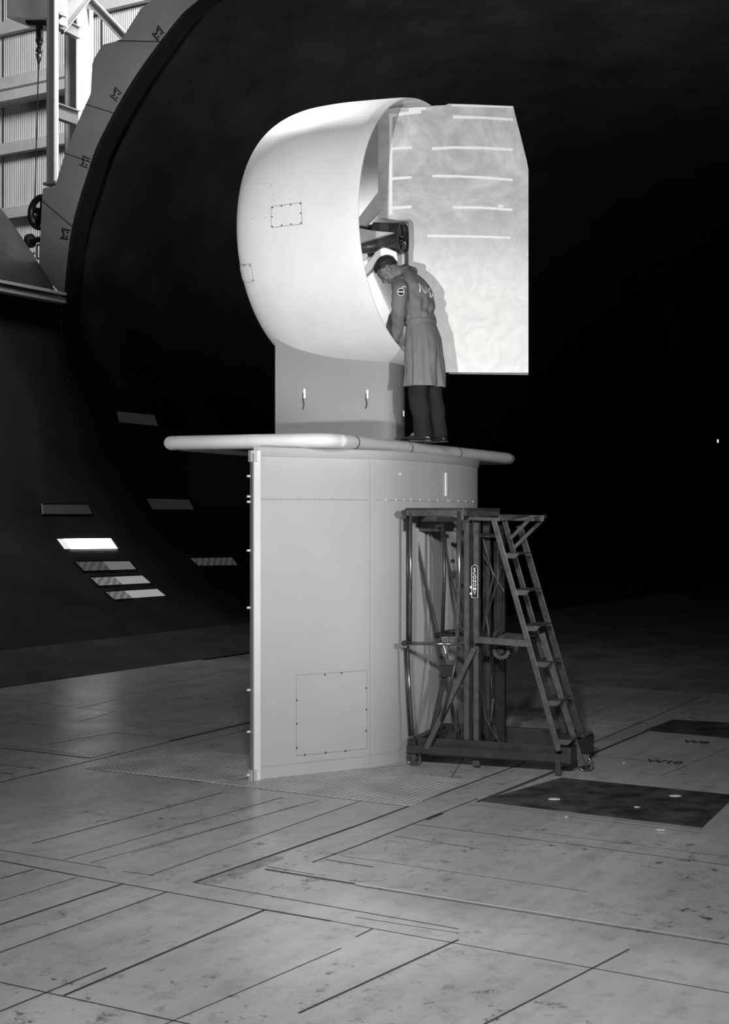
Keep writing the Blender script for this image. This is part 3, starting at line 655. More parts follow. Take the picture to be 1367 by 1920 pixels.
# centre body with its open, pipe-filled tail
def cring(s, r, n=32, rect=0): return [TC-a_ax*s+(b_ax*math.cos(2*PI*k/n)+Vector((0,0,math.sin(2*PI*k/n))))*r for k in range(n)]
AX0 = onY(757, 446, 13.0)      # centre of the open tail end
cbz = AX0.z-ZC
def nring(s, rb, rz, n=40, sq=3.0):
    out = []
    for k in range(n):
        t = 2*PI*k/n; c_, s_ = math.cos(t), math.sin(t); f_ = (abs(c_)**sq+abs(s_)**sq)**(-1/sq)
        out.append(AX0-a_ax*s+b_ax*(c_*f_*rb)+Vector((0,0,s_*f_*rz)))
    return out
mb = MB()
mb.loft([nring(0,.10,.145), nring(.10,.12,.15), nring(.45,.15,.15), nring(.8,.16,.15), nring(1.02,.13,.12), nring(1.13,.07,.06), nring(1.16,.01,.01)], False)
mb.loft([nring(0,.10,.145), nring(.004,.085,.13), nring(.18,.085,.13), nring(.19,.01,.01)], False)
cbody = mb.build('centre_body', MT['pipe'], dt, smooth=True, auto=50)
mb = MB(); e_ = MB()
for i, (bb, zz, rr_) in enumerate([(-.01,.07,.062),(0.0,-.075,.05)]):
    c = AX0-a_ax*.03+b_ax*bb+Vector((0,0,zz)); mb.tube([c, c-a_ax*.15], rr_, 20)
    e_.tube([c+(b_ax*math.cos(t)+Vector((0,0,math.sin(t))))*rr_+a_ax*.01 for t in [2*PI*k/24 for k in range(25)]], .008, 6)
mb.build('gear_case', MT['black'], cbody, smooth=True, auto=50); 
for k in range(4): e_.tube([AX0+a_ax*.005+b_ax*(.02-.02*k)+Vector((0,0,-.02-.015*k)), AX0-a_ax*.0+b_ax*(.05-.02*k)+Vector((0,0,-.06)), AX0-a_ax*.02+b_ax*(.04-.02*k)+Vector((0,0,-.12))], .006, 6)
e_.build('pipe_fitting', MT['tube'], cbody, smooth=True)
# stator struts from the centre body out to the duct wall (radial, in real 3-D)
def vane(s0, s1, ph, r0, r1, ch0, ch1, th, name='stator_vane', m='strut'):
    mb = MB(); rings = []
    for k in range(7):
        t = k/6; r = r0+(r1-r0)*t; s = s0+(s1-s0)*t; ch = ch0+(ch1-ch0)*t
        rad = b_ax*math.cos(ph)+Vector((0,0,math.sin(ph))); tan = -b_ax*math.sin(ph)+Vector((0,0,math.cos(ph)))
        c = Vector((TC.x, TC.y, ZC))-a_ax*s+rad*r
        rings.append([c+a_ax*(ch/2*math.cos(q))+tan*(th/2*math.sin(q)*(1-.3*math.cos(q))) for q in [2*PI*j/20 for j in range(20)]])
    mb.loft(rings); return mb.build(name, MT[m], dt, smooth=True)
for ph in (math.radians(325), math.radians(35)):
    vane(.62, .70, ph, .12, 1.12, .26, .34, .045)
# bright tapered torque arm in front of the centre body
mb = MB(); p0 = onY(672, 432, 12.75); p1 = onY(741, 437, 12.86)
mb.prism([onY(655,424,12.72), onY(700,432,12.8), onY(741,436,12.86), onY(720,443,12.86), onY(676,456,12.75), onY(655,460,12.72)], (0,.05,0)); mb.build('torque_arm', MT['strut'], dt, bevel=.008)
mb = MB(); mb.tube([onY(660,466,12.85), onY(700,462,12.9), onY(745,444,12.95)], [.06,.055,.03], 14); mb.build('drive_shaft_cover', MT['steel_lt'], dt, smooth=True)
mb = MB(); mb.prism([onY(663,420,12.95), onY(711,356,13.08), onY(714,392,13.1), onY(684,424,12.95)], (0.02,.05,0)); mb.build('diagonal_strut', MT['strut'], dt, bevel=.006)
mb = MB(); mb.prism([onY(690,441,12.95), onY(700,416,12.95), onY(728,418,12.95), onY(736,430,12.95), onY(736,468,12.95), onY(730,476,12.95), onY(720,478,12.95), onY(690,470,12.95)], (0,.06,0)); mb.build('mounting_plate', MT['black'], dt, bevel=.01)
# arched white cowl piece below the centre body
mb = MB(); rings = []
for (x, y, w_) in [(684,505,.07),(694,493,.08),(705,478,.085),(716,470,.09),(728,473,.09),(744,479,.07)]:
    c = onY(x, y, 13.02); rings.append([c+Vector((0,-.1,w_*.2)), c+Vector((0,.12,w_*.2)), c+Vector((.01,.12,-w_)), c+Vector((.01,-.1,-w_))])
mb.loft(rings); mb.build('cowl_piece', MT['duct'], dt, smooth=False, bevel=.01)
mb = MB(); mb.prism([onY(739,476,13.1), onY(759,474,13.1), onY(759,500,13.1), onY(739,500,13.1)], (0,.04,0)); mb.build('grey_bracket', MT['strut'], dt)
mb = MB(); mb.prism([onY(759,473,13.08), onY(765,475,13.08), onY(765,520,13.08), onY(759,520,13.08)], (0,.1,0)); mb.build('hinge_post', MT['black'], dt)
mb = MB(); mb.prism([onY(676,476,12.9), onY(686,470,12.9), onY(690,480,12.9), onY(684,488,12.9), onY(677,486,12.9)], (0,.05,0)); mb.build('fitting', MT['duct'], dt)

# ------------------------------------------------------------------ pylon between platform and duct
def duct_bottom(p):
    rel = p-TC; s = -rel.dot(a_ax); d = rel.dot(b_ax); r = Rout(min(max(s, 0), 1.3)); return ZC-math.sqrt(max(.01, r*r-d*d))
def pylon_y(px, py):   # depth at which the ray meets the duct's outer skin from below
    lo, hi = 12.4, 14.2; 
    for _ in range(50):
        m_ = (lo+hi)/2; p = onY(px, py, m_)
        if p.z < duct_bottom(p): hi = m_
        else: lo = m_
    return hi
PA = onY(516, 665, 13.25); PB = onY(758, 703, 13.15)
pdv = Vector((PB.x-PA.x, PB.y-PA.y, 0)); plen = pdv.length; pd = pdv.normalized(); pn_ = Vector((pd.y, -pd.x, 0))
def pyw(t):   # near-side offset from the near face line; thickness behind it
    return t
pts = []; NB = 14
P0 = Vector((PA.x, PA.y, 0)); 
for t in [k/10*.82 for k in range(11)]: pts.append(P0+pd*plen*t)
rn = plen*.18
for k in range(1, NB+1):
    q = PI*k/NB; pts.append(P0+pd*(plen*.82+rn*math.sin(q))-pn_*(.17*(1-math.cos(q))))
for t in (.6, .4, .2): pts.append(P0+pd*plen*t-pn_*(.34*(t/.82)**.6))
pts.append(P0-pn_*.03)
py_t = thing('pylon', (P0+pd*plen*.5-pn_*.15)+Vector((0,0,ZT)), 'short grey pylon holding the white ring duct above the platform', 'pylon')
mb = MB(); mb.loft([[p+Vector((0,0,ZT)) for p in pts], [p+Vector((0,0,ZT+.4)) for p in pts], [Vector((p.x, p.y, duct_bottom(p)+.015)) for p in pts]])
mb.build('pylon_shell', MT['pylon'], py_t, smooth=True, auto=35)
for (x, y, s_) in ((571,737,1.0), (689,738,.9), (757,775,.6)):
    q = P0+pd*plen*((((x-CX)/F)*13.2-P0.x)/(pd.x*plen)); q = q+pn_*.008; yy = q.y
    if x > 740: q = q+Vector((0,.03,0)); yy = q.y
    b = MB(); p = onY(x, y, yy); b.bar(p-Vector((0,0,.05*s_)), p+Vector((0,0,.04*s_)), .022*s_, .012, up=(0,1,0)); h_ = b.build('white_tab', MT['tape'], py_t, bevel=.003)
    b = MB(); b.tube([p+Vector((-.012,-.006,0)), p+Vector((-.014,-.01,-.06*s_)), p+Vector((-.006,-.008,-.11*s_)), p+Vector((-.016,-.006,-.155*s_))], .0045, 6); b.build('cord', MT['screw'], h_)

# ------------------------------------------------------------------ flat vane behind the man
VY = 13.34
def vp(px, py): 
    k = math.tan(math.radians(3)); x = (px-CX)/F; Y = (VY-k*.45)/(1-k*x); return Vector((x*Y, Y, H-(py-YH)*Y/F))
vt = thing('exhaust_vane', vp(840, 699), 'large upright flat white vane with tape strips behind the man', 'vane')
vd = (vp(980,400)-vp(720,400)); vd.z = 0; vd.normalize(); vn = Vector((vd.y, -vd.x, 0))
cols = [(709,208,409),(716,207,410),(728,206,412),(745,205,415),(765,205,418),(766,205,640),(776,204,640),(806,203,640),(808,202,699),(815,201,699),(834,200,699),(840,197,699),(900,198,699),(962,200,699),(965,214,699),(975,252,699),(987,300,699),(990.5,318,699)]
def thk(px):   # half thickness, straight between the section stations
    T_ = [(700,.004),(709,.004),(716,.024),(728,.044),(745,.056),(766,.057),(776,.0565),(808,.052),(840,.045),(900,.031),(962,.017),(990.5,.010),(1000,.009)]
    for (x0, t0), (x1, t1) in zip(T_, T_[1:]):
        if x0 <= px <= x1: return t0+(t1-t0)*(px-x0)/(x1-x0)
mb = MB(); rf = []; 
rings = []
for (x, y0, y1) in cols:
    a = vp(x, y0); b = vp(x, y1); h_ = thk(x); rings.append([a+vn*h_, a-vn*h_, b-vn*h_, b+vn*h_])
mb.loft(rings); vb = mb.build('vane_panel', MT['vane'], vt, origin=vp(840,699), smooth=True, auto=30)
def tape(quad, m='tape'):
    mb = MB(); P = []
    for (x, y) in quad: 
        p = vp(x, y); P.append(p+vn*(thk(x)+.0030))
    mb.prism(P, vn*.0025); mb.build('tape_strip', MT[m], vt)
tp = lambda x0, y0, x1, y1, h_: tape([(x0, y0), (x1, y1), (x1, y1+h_), (x0, y0+h_)])
tp(729,216,735,216,188); tape([(730,217),(768,212),(768,218),(730,223)]); tape([(765,207),(789,204),(789,216),(765,218)]); tape([(786,205),(798,204),(798,209),(786,210)])
for y in (277, 333, 388): tape([(735,y+2),(770,y),(771,y+5),(735,y+7)])
tape([(845,198.5),(961,200.5),(961,204),(845,202)]); tape([(848,219),(905,220),(961,223),(961,228),(905,225),(848,225)])
tape([(809,279),(850,276.5),(905,276.5),(961,279),(961,284.5),(905,282),(850,281.5),(809,284.5)])
tape([(810,330),(860,330.5),(905,332),(961,336),(961,341),(905,337),(860,335),(810,335)])
tape([(848,388.5),(900,388.5),(960,392),(960,396.5),(900,393),(848,393.5)]); tape([(933,385),(943,385),(943,390),(933,390)])
tape([(800,442),(900,443),(957,445),(957,449),(900,447),(800,447)])
b = MB(); b.bar(vp(842,699.5), vp(990,701.5), .03, .02); b.build('underside_strip', MT['steel'], vt)  # thin dark strip standing in for the vane's dark lower edge

# ------------------------------------------------------------------ wheeled lift with ladder
FLp = Vector((.352, 11.86, 0)); E1 = Vector((.935, -.354, 0)); E2 = Vector((.354, .935, 0))
def L3(x, y, z): return FLp+E1*x+E2*y+Vector((0,0,z))
def LP(px, py, ly):
    r = (px-CX)/F; o = FLp+E2*ly; x = (r*o.y-o.x)/(E1.x-r*E1.y); p = o+E1*x; return Vector((p.x, p.y, H-(py-YH)*p.y/F))
lt = thing('lift_scaffold', L3(.7,.4,0), 'dark steel wheeled lift with side ladder beside the grey column', 'lift')
def part(name, mb, m, **k): return mb.build(name, MT[m], lt, **k)
def Lb(name, a, b, w_, h_=None, m='steel', up=None):
    mb = MB(); mb.bar(LP(*a), LP(*b), w_, h_, up=up or E2); return part(name, mb, m, bevel=.003)
def Lt(name, pts, r, m='tube'): mb = MB(); mb.tube([LP(*p) for p in pts], r, 10); return part(name, mb, m, smooth=True)
# base frame of angle section
mb = MB(); mb.obox(L3(0,0,.10), E1*1.36, E2*.012, (0,0,.075)); mb.obox(L3(0,0,.10), E1*1.36, E2*.10, (0,0,.012)); mb.obox(L3(0,.09,.10), E1*1.36, E2*.012, (0,0,.13)); part('base_rail', mb, 'steel')
mb = MB(); mb.obox(L3(.03,.86,.10), E1*1.36, E2*.03, (0,0,.14)); part('base_rail', mb, 'steel')
mb = MB(); mb.obox(L3(0,.02,.10), E1*.07, E2*.86, (0,0,.12)); part('base_crossbar', mb, 'steel')
mb = MB(); mb.prism([L3(1.36,0,.10), L3(1.385,.80,.10), L3(1.42,.80,.10), L3(1.395,0,.10)], (0,0,.13)); part('base_crossbar', mb, 'steel')
mb = MB(); mb.obox(L3(.52,.1,.12), E1*.05, E2*.78, (0,0,.05)); part('base_crossbar', mb, 'steel')
def caster(x, y, r=.062):
    mb = MB(); c = L3(x, y, r+.002); ax_ = E2; n = 28; rg = []
    for k in range(n+1):
        t = 2*PI*k/n; q = E1*math.cos(t)+Vector((0,0,math.sin(t))); rg.append([c+q*(r-d)+ax_*o for d, o in ((0,-.013),(0,.013),(.010,.016),(.013,.0),(.010,-.016))])
    mb.loft(rg, False); t_ = part('caster_wheel', mb, 'tube', smooth=True)
    hb = MB(); hb.disc(c, ax_, .016, .05, 14)
    for k in range(5):
        q = E1*math.cos(k*1.2566)+Vector((0,0,math.sin(k*1.2566))); hb.bar(c, c+q*(r-.008), .012, .012, up=ax_)
    hb.build('hub', MT['tube'], t_)
    fk = MB()
    for o in (-.024, .024): fk.prism([c+ax_*o+E1*-.015, c+ax_*o+E1*.015, c+ax_*o+E1*.04+Vector((0,0,.075)), c+ax_*o-E1*.02+Vector((0,0,.075))], ax_*.004)
    fk.obox(c+ax_*-.026+E1*-.025+Vector((0,0,.072)), E1*.07, ax_*.056, (0,0,.008)); part('caster_fork', fk, 'steel_lt')
caster(.055, .03, .064); caster(1.455, .27, .062); caster(.12, .82, .06)
Lb('foot', (1047,1425,0), (1047,1453,0), .045, .04); Lb('foot', (893,1405,.1), (893,1436,.1), .06, .03, 'steel_lt')
# masts
for (x0, ly, y0, y1, w_, m_) in [(875,.12,962,1408,.052,'steel_lt'), (892.5,.10,965,1410,.050,'steel_lt'), (936,.72,985,1393,.10,'black'), (912,.72,975,1393,.07,'steel')]:
    mb = MB(); a = LP(x0, y0, ly); b = LP(x0, y1, ly); a = Vector((b.x, b.y, a.z))
    dz = Vector((0,0,a.z-b.z)); o = b-E1*w_/2
    mb.obox(o, E1*w_, E2*.006, dz); mb.obox(o, E1*.006, E2*.05, dz); mb.obox(o+E1*(w_-.006), E1*.006, E2*.05, dz); part('mast', mb, m_)
mb = MB(); mb.obox(LP(882,1408,.115), E1*.014, E2*.02, (0,0,2.0)); part('mast_slot', mb, 'black')
mb = MB(); a = LP(948,1393,.75); mb.obox(a-E1*.02, E1*.012, E2*.05, (0,0,1.95)); part('mast_edge', mb, 'steel_lt')
for (p, q, w_) in [((905,1010,.5),(925,1080,.5),.014),((925,1080,.5),(905,1180,.5),.014),((905,1040,.6),(945,1110,.6),.012),((900,1205,.55),(940,1060,.55),.012),((903,1290,.5),(912,1365,.5),.02),((915,1385,.5),(925,1310,.6),.016),((925,1360,.5),(935,1393,.5),.016)]: Lb('mast_bracing', p, q, w_, .008)
Lb('mast_head', (898,1004,.6), (945,1004,.6), .035, .05); Lb('mast_foot_plate', (903,1350,.5), (925,1390,.5), .09, .02, 'black')
Lb('lift_rod', (912,1155,.3), (918,1200,.3), .012, .012, 'tube')
# basket: top frame, tubes, folding linkage
mb = MB(); z = 2.10
for (p, q) in (((0,0),(.50,0)), ((0,.62),(.62,.62)), ((0,0),(0,.62)), ((.50,0),(.62,.62))): mb.bar(L3(*p,z+.02), L3(*q,z+.02), .035, .055, up=(0,0,1))
part('basket_top_frame', mb, 'steel_lt', bevel=.003)
mb = MB(); mb.bar(L3(0,-.02,z+.054), L3(.50,-.02,z+.054), .02, .014); mb.bar(L3(.5,-.02,z+.054), L3(.65,.55,z+.05), .02, .014); part('basket_top_rail', mb, 'tube')
mb = MB(); mb.obox(LP(776,996,.5), E1*.36, E2*.012, (0,0,.13)); part('basket_back_board', mb, 'steel_lt')
Lb('latch', (820,973,.05), (856,973,.05), .03, .03, 'black'); Lb('bracket', (761,974,.2), (761,995,.2), .03, .02, 'black'); Lb('bracket', (868,974,.05), (868,995,.05), .02, .02, 'black')
Lt('upright_tube', [(770,962,-.01),(770,1080,-.01),(769,1205,-.01)], .014); Lt('upright_tube', [(764.5,962,.05),(764.5,1205,.05)], .014, 'steel')
Lt('upright_tube', [(861,958,-.01),(861,1080,-.01),(858,1190,-.01),(857,1205,-.01)], .017); Lt('upright_tube', [(832,996,.45),(833,1080,.45),(830,1186,.45)], .016, 'steel')
Lt('cross_tube', [(759,1206,-.02),(862,1208,-.02)], .014); Lt('cross_tube', [(818,1190,.45),(880,1188,.3)], .020, 'steel'); Lt('cross_tube', [(830,1184,.4),(866,1180,.1)], .010, 'steel')
for (x, y, ly) in ((759,1206,-.02),(863,1208,-.02),(759,961,0)): mb = MB(); mb.disc(LP(x,y,ly), E2, .024, .05, 12); part('pivot_collar', mb, 'tube')
Lt('link_tube', [(765,1210,-.02),(768,1300,-.02),(774,1378,-.02)], .012); Lt('link_tube', [(760,1215,.03),(764,1300,.03),(769,1380,.03)], .014, 'steel'); 
mb = MB(); mb.disc(LP(774,1382,-.02), E2, .016, .03, 12); part('link_end', mb, 'tube')
Lt('link_tube', [(860,1212,-.02),(846,1280,-.02),(828,1352,-.02)], .012, 'steel'); Lt('link_tube', [(828,1352,.0),(824,1362,.02),(830,1370,.02)], .006, 'steel')
Lb('scissor_arm', (775,985,.5), (862,1398,.5), .035, .012, 'steel'); Lb('scissor_arm', (838,1250,.52), (804,1400,.52), .05, .012, 'steel'); Lb('scissor_arm', (828,998,.5), (868,1175,.5), .02, .012, 'steel')
Lb('scissor_plate', (826,1258,.5), (852,1258,.5), .08, .10, 'steel', up=(0,0,1)); Lb('clip', (846,1052,.45), (852,1052,.45), .03, .03, 'black')
Lb('diagonal_brace', (799,1404,0), (889,1216,.02), .042, .02, 'steel_lt'); Lb('diagonal_brace', (806,1404,.03), (893,1216,.05), .012, .02, 'black')
mb = MB(); mb.obox(LP(823,1393,.45), E1*.16, E2*.12, (0,0,.10)); mb.disc(LP(842,1396,.4), E2, .02, .06, 12); part('motor_box', mb, 'steel')
mb = MB()
for k in range(3): mb.tube([LP(834+3*k,1196,.4), LP(831+5*k,1208,.4), LP(836+2*k,1225,.4), LP(838+k,1246,.4)], .004, 6)
part('hanging_wire', mb, 'tube')
# name plate
pp = LP(885.5, 1119, .095); pm = MB(); c0 = LP(890.5,1090,.098); hw, hh_ = .026, .135; fr = -E2*.006
pm.prism([c0+E1*x+Vector((0,0,z)) for x, z in ((-hw,-hh_+.012),(-hw+.012,-hh_),(hw-.012,-hh_),(hw,-hh_+.012),(hw,hh_-.02),(hw*.3,hh_),(-hw*.3,hh_),(-hw,hh_-.02))], fr)
npl = part('name_plate', pm, 'black')
def frame_rot(xd, zd): # local x -> xd, y -> up, z -> towards viewer
    yd = Vector((0,0,1)); return Matrix(((xd.x, yd.x, zd.x, 0), (xd.y, yd.y, zd.y, 0), (xd.z, yd.z, zd.z, 0), (0,0,0,1)))
for k, ch in enumerate('ECONOMY'):
    c = c0+Vector((0,0,.098-.0325*k))+fr*1.5; o = text_mesh('letter', ch, .038, MT['print'], .001, None, Matrix.Translation(c-world(npl)) @ frame_rot(E1, -E2), bold=.0004); o.parent = npl
pb = MB(); q = [c0+E1*x+Vector((0,0,z))+fr*1.2 for x, z in ((-hw,-hh_),(hw,-hh_),(hw,hh_-.015),(0,hh_+.004),(-hw,hh_-.015),(-hw,-hh_))]
pb.tube(q, .0022, 5); pb.build('plate_border', MT['print'], npl)
for y in (1101, 1113): mb = MB(); mb.disc(LP(883.5,y,.09), E2, .010, .012, 12); part('bright_stud', mb, 'print')
# ladder
Lb('ladder_stringer', (925,972,0), (1048,1408,0), .045, .018, 'steel_lt'); Lb('ladder_stringer', (944,970,.42), (1062,1385,.42), .045, .018, 'steel')
Lb('ladder_leg', (974,985,.55), (1098,1405,.60), .055, .02, 'steel'); Lb('ladder_leg', (1016,1188,.15), (1092,1436,.22), .05, .018, 'steel_lt')
for (y, _) in ((1037,0),(1106,0),(1173,0),(1241,0),(1313,0),(1386,0)):
    x = 925+(y-972)*.2821; p = LP(x+7, y+3, .0); mb = MB()
    mb.obox(p-E1*.05, E1*.15, E2*.42, (0,0,.01)); mb.prism([p-E1*.05, p+E1*.10, p+E1*.07-Vector((0,0,.03)), p-E1*.02-Vector((0,0,.03))], E2*.008)
    for k in range(4): mb.obox(p-E1*(.045-.035*k)+Vector((0,0,.01)), E1*.008, E2*.42, (0,0,.004))
    part('ladder_tread', mb, 'steel_lt')
Lb('ladder_top_bar', (880,972,.02), (938,974,.02), .04, .03, 'steel_lt', up=(0,0,1)); Lb('ladder_top_bar', (935,970,.42), (1020,972,.42), .03, .05, 'steel_lt', up=(0,0,1)); Lb('ladder_top_bar', (890,967,.0), (1000,967,.45), .03, .012, 'steel', up=(0,0,1))
Lb('ladder_top_bar', (998,974,.2), (1022,968,.6), .03, .03, 'steel_lt', up=(0,0,1))
Lb('ladder_top_brace', (995,972,.3), (957,1010,.3), .03, .018, 'steel_lt'); Lb('ladder_top_brace', (1018,974,.5), (963,1028,.5), .03, .018, 'steel_lt')
# mid arm with winch
Lb('arm', (890,1199,-.01), (992,1207,-.01), .055, .03, 'steel_lt'); Lb('arm', (925,1190,.35), (1003,1196,.35), .05, .03, 'steel'); Lb('arm_end_plate', (1018,1185,.4), (1020,1205,.4), .04, .02, 'steel')
mb = MB(); gc = LP(940,1220,.18); n = 18; P = []
for k in range(n*4):
    r_ = .078 if k % 4 in (0, 1) else .068; t = 2*PI*k/(n*4); P.append(gc+(E1*math.cos(t)+Vector((0,0,math.sin(t))))*r_)
inner_ = [gc+(E1*math.cos(2*PI*k/(n*4))+Vector((0,0,math.sin(2*PI*k/(n*4)))))*.042 for k in range(n*4)]
mb.loft([[a, b, b+E2*.02, a+E2*.02] for a, b in list(zip(P, inner_))+[(P[0], inner_[0])]], False); part('winch_gear', mb, 'steel_lt')
mb = MB(); mb.disc(gc+E2*.02, E2, .03, .1, 16); mb.tube([gc+E2*.06, gc+E2*.25], .05, 16); mb.disc(gc+E2*.26, E2, .08, .01, 24); mb.bar(gc, gc+Vector((.02,0,.08)), .02, .02); part('winch_drum', mb, 'steel', smooth=False)
Lt('winch_cable', [(933,990,.3),(934,1195,.3)], .004, 'steel_lt'); Lt('winch_cable', [(919,1225,.3),(922,1300,.3),(918,1385,.3)], .004, 'steel')
mb = MB(); mb.tube([LP(925,1190,.2), LP(932,1184,.2), LP(945,1182,.25)], .01, 8); mb.obox(LP(980,1212,.25), E1*.05, E2*.05, (0,0,.05)); part('winch_handle', mb, 'steel')

# ------------------------------------------------------------------ the man
BX = Vector((.594, 12.80, ZT)); fa = math.radians(145); f_ = Vector((math.cos(fa), math.sin(fa), 0)); l_ = Vector((-f_.y, f_.x, 0)); up = Vector((0,0,1))
def B(a, b, z): return BX+f_*a+l_*b+up*z
per = thing('person', BX, 'person in long grey work coat, head bowed, leaning into the white duct', 'person')
# body skeleton -> one skin
vs_, es, rad = [], [], []
def V_(p, r, parent=None):
    vs_.append(Vector(p)); rad.append(r)
    if parent is not None: es.append((parent, len(vs_)-1))
    return len(vs_)-1
pel = V_(B(.07,0,.93), .12); sp = V_(B(.10,0,1.10), .11, pel); ch = V_(B(.16,0,1.30), .125, sp); nk0 = V_(B(.22,0,1.47), .085, ch); nk = V_(B(.29,0,1.54), .062, nk0); nk2 = V_(B(.35,0,1.575), .058, nk)
hands = {}
for sd in (1, -1):
    hp_ = V_(B(.06, .08*sd, .88), .085, pel); kn = V_(B(.05+.02*sd, .10*sd, .50), .062, hp_); an = V_(B(-.02+.02*sd, .105*sd, .09), .042, kn); V_(B(.12+.02*sd, .12*sd, .04), .035, an)
    shd = V_(B(.21, .17*sd, 1.42), .062, nk0)
    if sd == 1: el = Vector((.300, 12.66, 3.93)); wr = Vector((.265, 12.94, 3.68)); hd = Vector((.20, 13.06, 3.63))
    else: el = Vector((.245, 13.05, 3.86)); wr = Vector((.255, 13.12, 3.70)); hd = Vector((.19, 13.15, 3.60))
    e_i = V_(el, .043, shd); w_i = V_(wr, .028, e_i); d = (hd-wr).normalized(); pl = V_(wr+d*.05, .034, w_i)
    side = d.cross(up).normalized(); hands[sd] = (wr, d)
    for k, (o, ln) in enumerate(((-.03,.070),(-.010,.082),(.010,.078),(.028,.062))):
        k0 = V_(wr+d*.085+side*o, .011, pl); k1 = V_(wr+d*(.085+ln*.5)+side*o*1.15-up*.006, .009, k0); V_(wr+d*(.085+ln)+side*o*1.2-up*.020, .0075, k1)
    t0 = V_(wr+d*.03-side*.04, .012, pl); V_(wr+d*.075-side*.062-up*.008, .010, t0)
me = bpy.data.meshes.new('body_skel'); me.from_pydata([tuple(v) for v in vs_], es, []); sk_o = bpy.data.objects.new('skel', me); C.objects.link(sk_o)
md = sk_o.modifiers.new('skin', 'SKIN'); md.use_smooth_shade = True
if not me.skin_vertices: 
    bpy.context.view_layer.objects.active = sk_o
for i, sv in enumerate(me.skin_vertices[0].data): sv.radius = (rad[i], rad[i]); sv.use_root = (i == 0)
sb = sk_o.modifiers.new('sub', 'SUBSURF'); sb.levels = 2
dg = bpy.context.evaluated_depsgraph_get(); body_me = bpy.data.meshes.new_from_object(sk_o.evaluated_get(dg)); bpy.data.objects.remove(sk_o)
# head made of blended ellipsoids; head frame: x forward (face), y left, z crown
HC = onY(728, 507, 12.93); yaw = math.radians(172); pit_ = math.radians(57)
hx = Vector((math.cos(yaw)*math.cos(pit_), math.sin(yaw)*math.cos(pit_), -math.sin(pit_))); hy = Vector((-math.sin(yaw), math.cos(yaw), 0)); hz = hx.cross(hy)
HM = Matrix(((hx.x,hy.x,hz.x,HC.x),(hx.y,hy.y,hz.y,HC.y),(hx.z,hy.z,hz.z,HC.z),(0,0,0,1))) @ Matrix.Scale(1.05, 4)
def ell(bm, c, r, rot=0):
    m_ = HM @ Matrix.Translation(c) @ Matrix.Rotation(rot, 4, 'Y') @ Matrix.Diagonal((*r, 1)); bmesh.ops.create_uvsphere(bm, u_segments=24, v_segments=16, radius=1, matrix=m_)
bm = bmesh.new(); bm.from_mesh(body_me)
ell(bm, (-.012,0,.03), (.098,.076,.088)); ell(bm, (.03,0,-.035), (.060,.058,.085)); ell(bm, (.055,0,-.085), (.034,.036,.032)); ell(bm, (.064,0,.035), (.028,.055,.035))
ell(bm, (.096,0,-.022), (.022,.0125,.024), .5); ell(bm, (.088,0,.004), (.012,.011,.026)); ell(bm, (.086,0,-.060), (.012,.024,.007)); ell(bm, (.083,0,-.071), (.012,.022,.008)); ell(bm, (.078,.0,.020), (.016,.048,.009))
for sd in (-1, 1):
    ell(bm, (-.008, .077*sd, -.012), (.018,.010,.031), -.2); ell(bm, (.060, .042*sd, -.028), (.026,.022,.026)); ell(bm, (.073,.031*sd,.002), (.012,.016,.009))
ell(bm, (-.035,0,-.09), (.055,.055,.08))
me2 = bpy.data.meshes.new('body'); bm.to_mesh(me2); bm.free(); bo = bpy.data.objects.new('body', me2); C.objects.link(bo)
rm = bo.modifiers.new('remesh', 'REMESH'); rm.mode = 'VOXEL'; rm.voxel_size = .0062; rm.use_smooth_shade = True
sm_m = bo.modifiers.new('smooth', 'SMOOTH'); sm_m.factor = .5; sm_m.iterations = 2
dg = bpy.context.evaluated_depsgraph_get(); fin = bpy.data.meshes.new_from_object(bo.evaluated_get(dg)); bpy.data.objects.remove(bo)
fin.materials.clear(); fin.materials.append(MT['skin']); fin.transform(Matrix.Translation(-BX)); body = bpy.data.objects.new('body', fin); C.objects.link(body); body.parent = per
for p in fin.polygons: p.use_smooth = True
# hair cap
mb = MB(); rg = []
nu, nv = 36, 22
def hr(th, ph):   # th from crown, ph round
    d = Vector((math.sin(th)*math.cos(ph), math.sin(th)*math.sin(ph), math.cos(th))); q = Vector((-.012,0,.03)); return q, d
for i in range(nv+1):
    row = []
    for j in range(nu):
        ph = 2*PI*j/nu; front = math.cos(ph)
        lim = 1.02 if front > .75 else (1.02+(.75-front)*1.05 if front > 0 else 1.81+(-front)*.55)
        if abs(math.sin(ph)) > .8 and front > -.2: lim = min(lim, 1.60)
        th = lim*i/nv; q, d = hr(th, ph); t = .014*(1-.55*(i/nv)**3)+.004*noise.noise(d*9)
        if front > .5 and th > .5: t += .006
        row.append(HM @ (q+Vector((d.x*(.098+t), d.y*(.076+t), d.z*(.088+t)))))
    rg.append(row)
inner_r = []
for j in range(nu):
    v = rg[-1][j]; c = HM @ Vector((-.012,0,.02)); inner_r.append(v+(c-v).normalized()*.02)
rg.append(inner_r); mb.loft(rg, False); mb.build('hair', MT['hair'], per, smooth=True)
